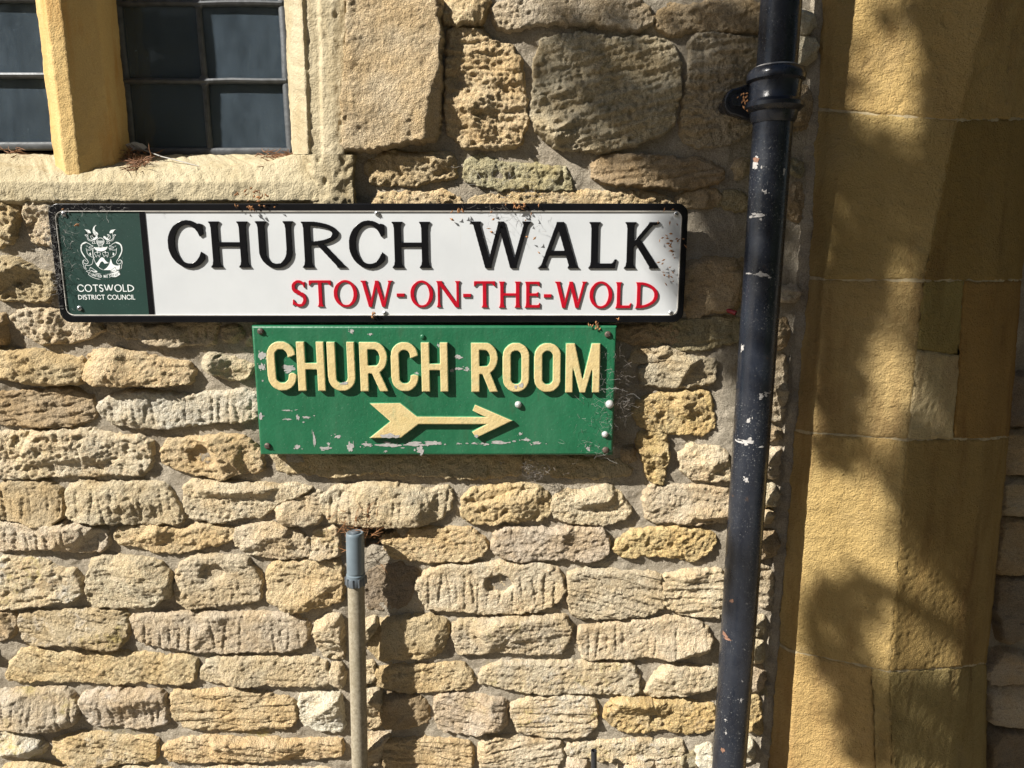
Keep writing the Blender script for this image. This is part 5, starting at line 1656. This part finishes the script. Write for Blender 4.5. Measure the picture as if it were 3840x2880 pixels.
# paint flaked to primer
b = MB()
for t, x, y, rx, ry in ((3, 480, 1060, 26, 34), (3, 490, 1395, 48, 20), (3, 528, 1243, 14, 12), (3, 650, 1110, 10, 26), (6, 510, 120, 60, 18), (6, 418, 118, 8, 10), (6, 400, 1203, 66, 22), (6, 342, 1180, 10, 28),
                        (6, 500, 905, 28, 22), (6, 540, 885, 30, 8), (6, 425, 1065, 14, 22), (6, 410, 1445, 14, 24), (6, 402, 600, 9, 26), (9, 377, 1080, 6, 6), (9, 370, 1205, 12, 14), (9, 278, 1347, 8, 9), (9, 280, 1430, 6, 16)):
  parts_ = [(x, y, rx * .55, ry * .55)] + [(x + r_.gauss(0, rx * .6), y + r_.gauss(0, ry * .6), rx * r_.uniform(.10, .32), ry * r_.uniform(.12, .4)) for q in range(9)]
  for x, y, rx, ry in parts_:
    X, Z = U(*T(t, x, y), PD - 0.025)
    P = blob(0, Z, rx * pxm, ry * pxm, 0, 22)
    px_, _, _ = pline(Z)
    Q = []
    for dx, _, z_ in P:
        s_ = max(-.97, min(.97, (X + dx - px_) / PRAD))
        xx = pline(z_)[0]
        Q.append((xx + s_ * (PRAD + .0005), PD - math.sqrt(1 - s_ * s_) * (PRAD + .0005), z_))
    ctr = tuple(sum(q[i] for q in Q) / len(Q) for i in range(3))
    s_ = (ctr[0] - pline(ctr[2])[0])
    ctr = (ctr[0], PD - math.sqrt(max(1e-9, (PRAD + .0006) ** 2 - s_ * s_)), ctr[2])
    vc = b.bm.verts.new(ctr)
    vs = [b.bm.verts.new(q) for q in Q]
    for k in range(len(vs)):
        b.bm.faces.new((vs[k], vs[(k + 1) % len(vs)], vc))
tag(b.build('flaked_paint', M['bare_grey'], PIPE, smooth=False), kind='stuff')
b = MB()
for t, x, y, rx, ry in ((3, 490, 1030, 12, 14), (9, 268, 810, 26, 22), (9, 298, 832, 16, 9), (9, 322, 580, 9, 14), (9, 262, 1545, 10, 18)):
    X, Z = U(*T(t, x, y), PD - 0.025)
    P = blob(0, Z, rx * pxm, ry * pxm, 0, 24)
    Q = []
    for dx, _, z_ in P:
        s_ = max(-.97, min(.97, (X + dx - pline(Z)[0]) / PRAD))
        Q.append((pline(z_)[0] + s_ * (PRAD + .0009), PD - math.sqrt(1 - s_ * s_) * (PRAD + .0009), z_))
    b.poly(Q)
M['rust'] = flat_mat('rust_primer', (0.19, 0.10, 0.065), 0.8, 0.3, 150)
tag(b.build('rust_spots', M['rust'], PIPE, smooth=False), kind='stuff')

# ------------------------------------------------------------------ grey overflow standpipe
M['pvc'] = flat_mat('blue_grey_pvc', (0.13, 0.165, 0.19), 0.38, 0.10, 40)
M['pvc_dark'] = flat_mat('dark_grey_pvc', (0.085, 0.10, 0.115), 0.4, 0.10, 40)
def old_pipe():
    s = NT('weathered_grey_pipe')
    n1 = s.noise(160, 5, 0.8)
    c = s.ramp(n1, [(0.3, (0.15, 0.122, 0.078)), (0.5, (0.26, 0.225, 0.16)), (0.7, (0.37, 0.33, 0.245))])
    n2 = s.noise(25, 4, 0.7)
    c = s.mix(s.ramp(n2, [(0.5, 0.0), (0.7, 0.6)]), c, (0.19, 0.16, 0.10))
    return s.done(c, 0.85, s.bump(s.noise(300, 3, 0.7), 0.5, 0.001))
M['old_pipe'] = old_pipe()
GY_ = -0.052
ST = thing('standpipe', 'weathered grey plastic pipe with a blue grey cap, ending halfway up the stone wall', 'pipe', (U(1300, 2400, GY_)[0], GY_, 0))
g0, g1 = U(*T(8, 88, 120), GY_), U(*T(8, 121, 1659), GY_)
def gline(z):
    k = (z - g1[1]) / (g0[1] - g1[1])
    return (g1[0] + (g0[0] - g1[0]) * k, GY_, z)
zg = lambda y: U(*T(8, 85, y), GY_)[1]
b = MB()
lathe(b, [(0.0, .0165), (.3, .0165), (zg(470), .0165)], 28, gline)
b.build('lower_tube', M['old_pipe'], ST)
b = MB()
lathe(b, [(zg(490), .0155), (zg(470), .0160), (zg(468), .0185), (zg(400), .0185), (zg(396), .0165), (zg(388), .0165), (zg(386), .0175), (zg(148), .0175), (zg(140), .0172), (zg(132), .0158), (zg(131), .0145), (zg(134), .0132), (zg(134) + .0001, .001)], 36, gline)
b.build('cap', M['pvc'], ST)
b = MB()
lathe(b, [(zg(466), .0190), (zg(462), .0196), (zg(428), .0196), (zg(420), .0188)], 30, gline)
b.build('coupling_ring', M['pvc_dark'], ST)
for k in range(10):
    t = 2 * math.pi * k / 10 + .2
    x, y, _ = gline(zg(440))
    b = MB()
    b.tube([(x + .0192 * math.cos(t), y + .0192 * math.sin(t), zg(466)), (x + .0192 * math.cos(t), y + .0192 * math.sin(t), zg(415))], .0023, 6)
    b.build('grip_rib', M['pvc_dark'], ST)
b = MB()
x, y, _ = gline(zg(140))
b.tube([(x, y, zg(134)), (x, y, zg(134) + .002), (x, y, zg(134) + .004)], [.0095, .0095, .007], 18)
b.build('vent_plug', M['pvc_dark'], ST)
# saddle clip that holds it, behind
b = MB()
b.tube([(x, GY_ + .012, 0.28), (x, -0.002, 0.28)], 0.008, 8)
b.build('wall_stud', M['old_bolt'], ST)

# short black tube at the bottom
bz = U(*T(8, 1637, 1545), -0.045)
TB = thing('cable_tube', 'thin open black plastic tube stub at the bottom edge right of the grey standpipe', 'tube', (bz[0], -0.045, 0.3))
b = MB()
n = 20
R0, R1 = 0.0062, 0.0046
rings = []
for z_, r in ((0.3, R0), (bz[1], R0), (bz[1], R1), (bz[1] - 0.05, R1)):
    dx = (z_ - bz[1]) * -0.02
    rings.append([b.bm.verts.new((bz[0] + dx + r * math.cos(2 * math.pi * k / n), -0.045 + r * math.sin(2 * math.pi * k / n), z_)) for k in range(n)])
for i in range(3):
    for k in range(n):
        b.bm.faces.new((rings[i][k], rings[i][(k + 1) % n], rings[i + 1][(k + 1) % n], rings[i + 1][k]))
M['black_plastic'] = flat_mat('black_plastic', (0.022, 0.023, 0.026), 0.4, 0.2)
b.build('tube_wall', M['black_plastic'], TB)

# red wall plug by the drainpipe
rz = U(*T(6, 312, 362), -0.03)
RP = thing('wall_plug', 'small red plastic wall plug sticking out of the stone just left of the black drainpipe', 'wall plug', (rz[0], -0.02, rz[1]))
M['red_plastic'] = flat_mat('red_plastic', (0.24, 0.015, 0.022), 0.4, 0.1)
b = MB()
b.tube([(rz[0] - .006, -0.006, rz[1] + .003), (rz[0] + .006, -0.022, rz[1] - .001), (rz[0] + .011, -0.026, rz[1] - .003)], [.0042, .0042, .0046], 10)
b.build('sleeve', M['red_plastic'], RP)
b = MB()
b.tube([(rz[0] + .0108, -0.0262, rz[1] - .0031), (rz[0] + .0114, -0.0265, rz[1] - .0033)], [.0026, .0026], 8)
b.build('bore', M['dark_room'], RP)
# ------------------------------------------------------------------ debris: dead needles, husks, cobwebs
M['needle'] = flat_mat('dead_needles', (0.20, 0.10, 0.05), 0.8, 0.45, 90)
M['husk'] = flat_mat('dry_husks', (0.28, 0.13, 0.05), 0.8, 0.5, 90)
M['web'] = flat_mat('cobweb_silk', (0.32, 0.31, 0.29), 0.7, 0.1)
M['dirty_web'] = flat_mat('dusty_cobweb', (0.17, 0.15, 0.13), 0.8, 0.3)
rd = random.Random(23)
def strand(b, p, d, L, rad, n=4, wig=0.4, taper=True, seg=3):
    pts = [Vector(p)]
    d = Vector(d).normalized()
    for i in range(seg):
        d = (d + Vector((rd.gauss(0, wig), rd.gauss(0, wig), rd.gauss(0, wig)))).normalized()
        pts.append(pts[-1] + d * L / seg)
    b.tube(pts, [rad] * seg + [rad * (.4 if taper else 1)], n, cap=False)
def needles(label, spots, cnt):
    b = MB()
    for (t, x, y, rx, rz_, Y) in spots:
        for k in range(cnt):
            X, Z = U(*T(t, x + rd.gauss(0, rx), y + rd.gauss(0, rz_ * .6)), Y)
            yy = Y + rd.gauss(0, .012)
            zs_ = Z + (yy - Y) * 0.45 + abs(rd.gauss(0, .004))
            a = rd.uniform(0, 6.28)
            strand(b, (X, yy, zs_), (math.cos(a), math.sin(a) * .7, rd.gauss(0, .25)), rd.uniform(.012, .032), rd.uniform(.0005, .0009), wig=.2)
    return tag(b.build('dead_needles', M['needle'], None, smooth=False, recalc=False), label, 'debris', kind='stuff')
needles('heap of dead brown conifer needles on the sill at the foot of the mullion', [(1, 880, 1035, 70, 38, 0.075), (1, 700, 1015, 70, 26, 0.09), (1, 900, 1075, 35, 16, 0.03)], 85)
needles('small drift of dead needles at the right end of the window sill', [(1, 1800, 1030, 65, 28, 0.07), (1, 1840, 1055, 35, 25, 0.04)], 70)
needles('few dead needles on the sill under the left window', [(1, 90, 985, 40, 10, 0.09)], 12)
b = MB()
strand(b, tp(1, 900, 960, 0.085), tuple(np.array(tp(1, 1180, 1050, 0.02)) - np.array(tp(1, 900, 960, 0.085))), .17, .0011, 5, .03, seg=5)
tag(b.build('dry_stalk', M['web'], None), 'pale dry stalk lying across the needle heap on the sill', 'twig')
b = MB()
for k in range(3):
    X, Y, Z = tp(1, 855 + 28 * k, 955 - 8 * (k % 2), 0.085)
    pts = [(X + .010 * math.cos(t) * (1 + .3 * math.sin(3 * t + k)), Y + .004 * math.sin(2 * t), Z + .008 * math.sin(t)) for t in [i * .6283 for i in range(10)]]
    c = b.bm.verts.new((X, Y - .004, Z))
    vs = [b.bm.verts.new(p) for p in pts]
    for i in range(10):
        b.bm.faces.new((vs[i], vs[(i + 1) % 10], c))
tag(b.build('feather_fluff', M['web'], None), 'scrap of pale fluff caught on the needle heap against the glass', 'fluff')

def husks(label, spots, Ymin, Ymax):
    b = MB()
    for (t, x, y, rx, ry, n) in spots:
        for k in range(n):
            Y = rd.uniform(Ymax, Ymin)
            X, Z = U(*T(t, x + rd.gauss(0, rx), y + rd.gauss(0, ry)), Y)
            a = rd.uniform(0, 6.28)
            L, W = rd.uniform(.0022, .0055), rd.uniform(.0010, .0022)
            dx, dz_ = math.cos(a) * L, math.sin(a) * L
            nx, nz = -math.sin(a) * W, math.cos(a) * W
            v = [b.bm.verts.new(p) for p in ((X - dx, Y, Z - dz_), (X + nx, Y - .0012, Z + nz), (X + dx, Y + .0005, Z + dz_), (X - nx, Y - .0008, Z - nz), (X, Y - .0028, Z))]
            for i in range(4):
                b.bm.faces.new((v[i], v[(i + 1) % 4], v[4]))
    return tag(b.build('dry_husks', M['husk'], None, smooth=False, recalc=False), label, 'debris', kind='stuff')
husks('rusty dry husks caught along the top edge and face of the white nameplate', [(1, 1650, 1265, 50, 18, 22), (1, 1640, 1340, 55, 10, 12), (2, 770, 1365, 30, 10, 6), (2, 1160, 1345, 40, 16, 16), (2, 990, 1460, 130, 60, 9), (2, 2130, 1560, 40, 90, 22), (1, 500, 1465, 12, 8, 3),
      (1, 405, 1362, 4, 4, 2), (5, 2100, 60, 40, 90, 14), (5, 210, 380, 12, 14, 5), (5, 1790, 410, 6, 6, 2)], YS - .004, YS - .012)
husks('rusty husks on the top edge of the green board', [(5, 1640, 445, 28, 12, 9), (5, 1665, 470, 10, 10, 4)], YG - .004, YG + .006)
husks('rusty husks lodged in the drainpipe ear', [(3, 400, 650, 25, 28, 16)], PD + .004, PD - .004)

def web(label, spots, Y, mat='web', rad=.00022, spread=.004):
    b = MB()
    for (t, x, y, rx, ry, n, L) in spots:
        for k in range(int(n * .65)):
            X, Z = U(*T(t, x + rd.gauss(0, rx), y + rd.gauss(0, ry)), Y)
            a = rd.uniform(0, 6.28)
            strand(b, (X, Y - abs(rd.gauss(0, spread)), Z), (math.cos(a), rd.gauss(0, .12), math.sin(a)), L * rd.uniform(.4, 1.5), rad * rd.uniform(.6, 1.3), 3, .45, False, 4)
    return tag(b.build('cobweb', M[mat], None, smooth=False, recalc=False), label, 'cobweb', kind='stuff')
web('fine pale cobweb spun over the left border and crest panel of the nameplate', [(1, 350, 1500, 14, 110, 120, .018), (1, 460, 1480, 55, 90, 70, .016), (4, 390, 130, 16, 110, 110, .018), (4, 440, 60, 30, 90, 50, .014), (1, 620, 1350, 200, 12, 60, .016),
     (4, 330, 40, 30, 40, 30, .03)], YS - .004, rad=.00016)
web('fine cobweb and scratches over the W of the nameplate', [(2, 1080, 1360, 140, 12, 44, .02), (2, 1060, 1430, 110, 50, 20, .014)], YS - .004, 'dirty_web', rad=.00018)
web('cobweb strands hanging over the right end of the green board', [(5, 1690, 800, 50, 110, 60, .022), (5, 1680, 1020, 60, 80, 70, .02), (5, 1620, 1220, 90, 40, 40, .02)], YG - .002, rad=.00016)
web('thick dusty cobweb along the right edge of the green board', [(5, 1800, 830, 18, 150, 90, .02), (5, 1800, 960, 26, 50, 90, .022), (5, 1745, 720, 18, 30, 20, .014)], YG + .016, 'dirty_web', rad=.00022, spread=.010)
web('ragged cobweb clump hanging below the green board', [(5, 1225, 1370, 22, 36, 110, .012), (5, 1310, 1390, 40, 12, 40, .014), (5, 1270, 1415, 22, 10, 40, .010)], -.030, 'dirty_web', rad=.00028, spread=.008)
web('cobweb under the sill between the stones above the nameplate', [(2, 1000, 1150, 160, 50, 70, .02), (2, 1180, 1280, 60, 30, 40, .02)], -.022, 'web', rad=.00016)
# dry plant behind the standpipe
b = MB()
for k in range(46):
    X, Z = U(*T(8, 120 + rd.gauss(0, 60), 120 + rd.gauss(0, 70)), -.02)
    a = rd.uniform(-.5, 2.4)
    strand(b, (X, -.022 - abs(rd.gauss(0, .006)), Z), (math.cos(a), -.3, math.sin(a)), rd.uniform(.015, .06), .0005, 4, .35)
for k in range(30):
    X, Z = U(*T(8, 190 + rd.gauss(0, 70), 115 + rd.gauss(0, 45)), -.045)
    s_ = rd.uniform(.0016, .003)
    v = [b.bm.verts.new((X + s_ * dx, -.045 + s_ * dy, Z + s_ * dz_)) for dx, dy, dz_ in ((-1, 0, 0), (0, -.7, .8), (1, 0, .1), (0, .3, -.8))]
    b.bm.faces.new((v[0], v[1], v[2]))
    b.bm.faces.new((v[0], v[2], v[3]))
tag(b.build('dry_weed', M['husk'], None, smooth=False, recalc=False), 'dried rusty weed in the wall gap behind the cap of the standpipe', 'plant')
# fragments of dead leaf along the crack over the standpipe
# ------------------------------------------------------------------ out of frame: the tree that shades the wall, and the house opposite
def leaf_mat():
    s = NT('yew_leaves')
    n1 = s.noise(3, 3, 0.6)
    c = s.ramp(n1, [(0.3, (0.035, 0.065, 0.018)), (0.7, (0.07, 0.11, 0.03))])
    return s.done(c, 0.6)
M['leaf'] = leaf_mat()
M['bark'] = flat_mat('bark', (0.10, 0.075, 0.05), 0.95, 0.3, 20, 0.5, 30, 0.01)
D2 = 3840 / 2212
# shade on the wall, in photo pixels/1.736: centre, radii, rotation, leaf-layer depth
SHADE = [(1490, 120, 360, 230, 0, 0.65), (1420, 290, 200, 110, 0.5, 0.6), (1600, 480, 110, 330, 0.05, 1.6), (1600, 250, 120, 300, 0, 1.2), (1600, 760, 70, 110, 0, 1.2),
         (1907, 20, 42, 45, 0, 0.8), (2110, 90, 95, 310, -0.4, 2.0), (1842, 350, 55, 120, -0.3, 1.6), (1947, 450, 75, 110, -0.3, 1.2), (1825, 730, 75, 210, -0.05, 1.8),
         (1832, 880, 70, 90, 0, 1.3), (2095, 480, 95, 470, -0.03, 2.6), (2120, 60, 60, 200, 0, 2.0), (2060, 40, 100, 130, -0.2, 1.6), (1860, 470, 110, 220, 0, 0.9), (1790, 850, 55, 190, 0, 1.0), (1832, 990, 35, 60, -0.3, 0.8), (1815, 1345, 125, 105, -0.3, 2.0), (1885, 1550, 75, 160, -0.3, 1.8), (2025, 1250, 80, 160, 0, 0.5),
         (2240, 900, 110, 800, 0, 2.6), (2010, 1560, 95, 95, 0, 1.5), (2040, 1040, 75, 110, 0, 1.8), (1740, 350, 50, 420, 0, 0.9),
         (1500, -420, 620, 300, 0, 1.5), (2300, -300, 500, 350, 0, 2.0), (2800, 300, 450, 700, 0, 2.0)]
TREE = thing('shade_tree', 'dark leafy tree standing across the path out of frame, shading the right of the wall', 'tree', (-2.9, -2.9, 0))
tv, tf = [], []
rt = np.random.RandomState(77)
cl_pts = []
for (cu_, cv_, ru, rv, rot, tau) in SHADE:
    ppm = 1960 / D2
    area = math.pi * ru * rv / ppm ** 2
    nl = int(tau * area / 0.00045)
    a = rt.rand(nl) * 2 * np.pi
    rr = np.sqrt(rt.rand(nl)) * 1.02
    du, dv = rr * np.cos(a) * ru, rr * np.sin(a) * rv
    uu = cu_ + du * math.cos(rot) - dv * math.sin(rot)
    vv = cv_ + du * math.sin(rot) + dv * math.cos(rot)
    gate = perlin(uu / 70.0, vv / 70.0, 900) + 0.5 * perlin(uu / 30.0, vv / 30.0, 901)
    cut = -0.22 if cu_ < 1700 else -0.6
    for u_, v_, g_ in zip(uu, vv, gate):
        if g_ < cut and rt.rand() < 0.8:
            continue
        yp = -0.015 if u_ < 1730 else (-0.075 if u_ < 2150 else 0.0)
        if 0 < v_ < 1700:
            X, Z = U(u_ * D2, v_ * D2, yp)
        else:
            X = (u_ * D2 - 1920) / 1960.0
            Z = CH - (v_ * D2 - 923) / 1960.0
        t = rt.uniform(3.0, 5.0)
        c = np.array([X, yp, Z]) + np.array(SUNV) * t
        cl_pts.append(c)
        d = rt.randn(3)
        d /= np.linalg.norm(d)
        e = np.cross(d, rt.randn(3))
        e /= np.linalg.norm(e)
        L, Wd = rt.uniform(.022, .040), rt.uniform(.010, .018)
        nrm = np.cross(d, e) * .006
        k = len(tv)
        tv += [c - d * L, c + e * Wd + nrm, c + d * L, c - e * Wd + nrm]
        tf += [(k, k + 1, k + 2, k + 3)]
print('leaves', len(tf))
o = mk('foliage', raw_mesh('foliage', np.array(tv), np.array(tf), False), M['leaf'], TREE)
b = MB()
cl_pts = np.array(cl_pts)
cc = cl_pts.mean(0)
base = Vector((-2.9, -2.9, 0))
b.tube([base, base + Vector((.05, 0, 1.2)), base + Vector((-.03, .05, 2.4)), base + Vector((.02, .0, 3.6))], [.26, .19, .15, .10], 10)
b.build('trunk', M['bark'], TREE)
fork = base + Vector((.0, .0, 3.2))
for k in range(16):
    e = Vector(cl_pts[rt.randint(len(cl_pts))].tolist())
    m = (fork + e) / 2 + Vector((0, 0, .25))
    b = MB()
    b.tube([fork, m, e], [.035, .018, .005], 6)
    b.build('branch', M['bark'], TREE)
SKY_BLOCKER = thing('sky_blocker_yew', 'unseen dark yew added out of frame at right to block sky light from the pier', 'tree', (2.75, -2.1, 0))  # added foliage mass, unseen, keeps sky light off the pier's right faces
nl = 15000
d_ = rt.randn(nl, 3)
d_ /= np.linalg.norm(d_, axis=1, keepdims=True)
c_ = np.array([2.75, -2.1, 2.7]) + d_ * (rt.rand(nl, 1) ** 0.45) * np.array([1.55, 1.6, 2.6]) * (1 + .22 * np.sin(5 * d_[:, :1] + 3 * d_[:, 2:]))
e_ = rt.randn(nl, 3)
e_ /= np.linalg.norm(e_, axis=1, keepdims=True)
f_ = np.cross(e_, rt.randn(nl, 3))
f_ /= np.linalg.norm(f_, axis=1, keepdims=True)
V = np.stack([c_ - e_ * .07, c_ + f_ * .035, c_ + e_ * .07, c_ - f_ * .035], 1).reshape(-1, 3)
mk('foliage', raw_mesh('foliage', V, np.arange(nl * 4).reshape(-1, 4), False), M['leaf'], SKY_BLOCKER)
b = MB()
b.tube([(2.75, -2.1, 0), (2.8, -2.1, 1.0), (2.75, -2.05, 3.2)], [.3, .24, .08], 10)
b.build('trunk', M['bark'], SKY_BLOCKER)
M['far_stone'] = flat_mat('house_stone', (0.30, 0.25, 0.17), 0.95, 0.25, 4, 0.5, 12, 0.02)
M['tile'] = flat_mat('roof_tiles', (0.12, 0.10, 0.08), 0.9, 0.3, 8)
M['door'] = flat_mat('door_paint', (0.03, 0.05, 0.05), 0.5)
HS = thing('house', 'stone cottage with a tiled roof across the path, out of frame behind the viewer', 'house', (0, -7.5, 0))
b = MB()
b.box((-11.0, -11, 0), (7, -7.5, 4.0))
b.build('wall', M['far_stone'], HS, smooth=False)
b = MB()
for k in range(14):
    y0, y1 = -7.25 - k * .18, -7.25 - (k + 1) * .18
    z0, z1 = 3.95 + k * .18, 3.95 + (k + 1) * .18
    b.poly([(-11.2, y0, z0 + .03), (7.2, y0, z0 + .03), (7.2, y1, z1 + .03), (-11.2, y1, z1 + .03)])
    b.poly([(-11.2, y0, z0 - .02), (7.2, y0, z0 - .02), (7.2, y0, z0 + .03), (-11.2, y0, z0 + .03)])
b.build('roof', M['tile'], HS, smooth=False)
b = MB()
b.box((1.0, -7.5, 0), (1.9, -7.46, 2.0))
b.build('door', M['door'], HS, smooth=False)
for x in (-7.5, -1.2, 3.0, 5.4):
    b = MB()
    b.box((x, -7.5, 1.0), (x + 1.0, -7.47, 2.1))
    b.build('window', M['dark_room'], HS, smooth=False)
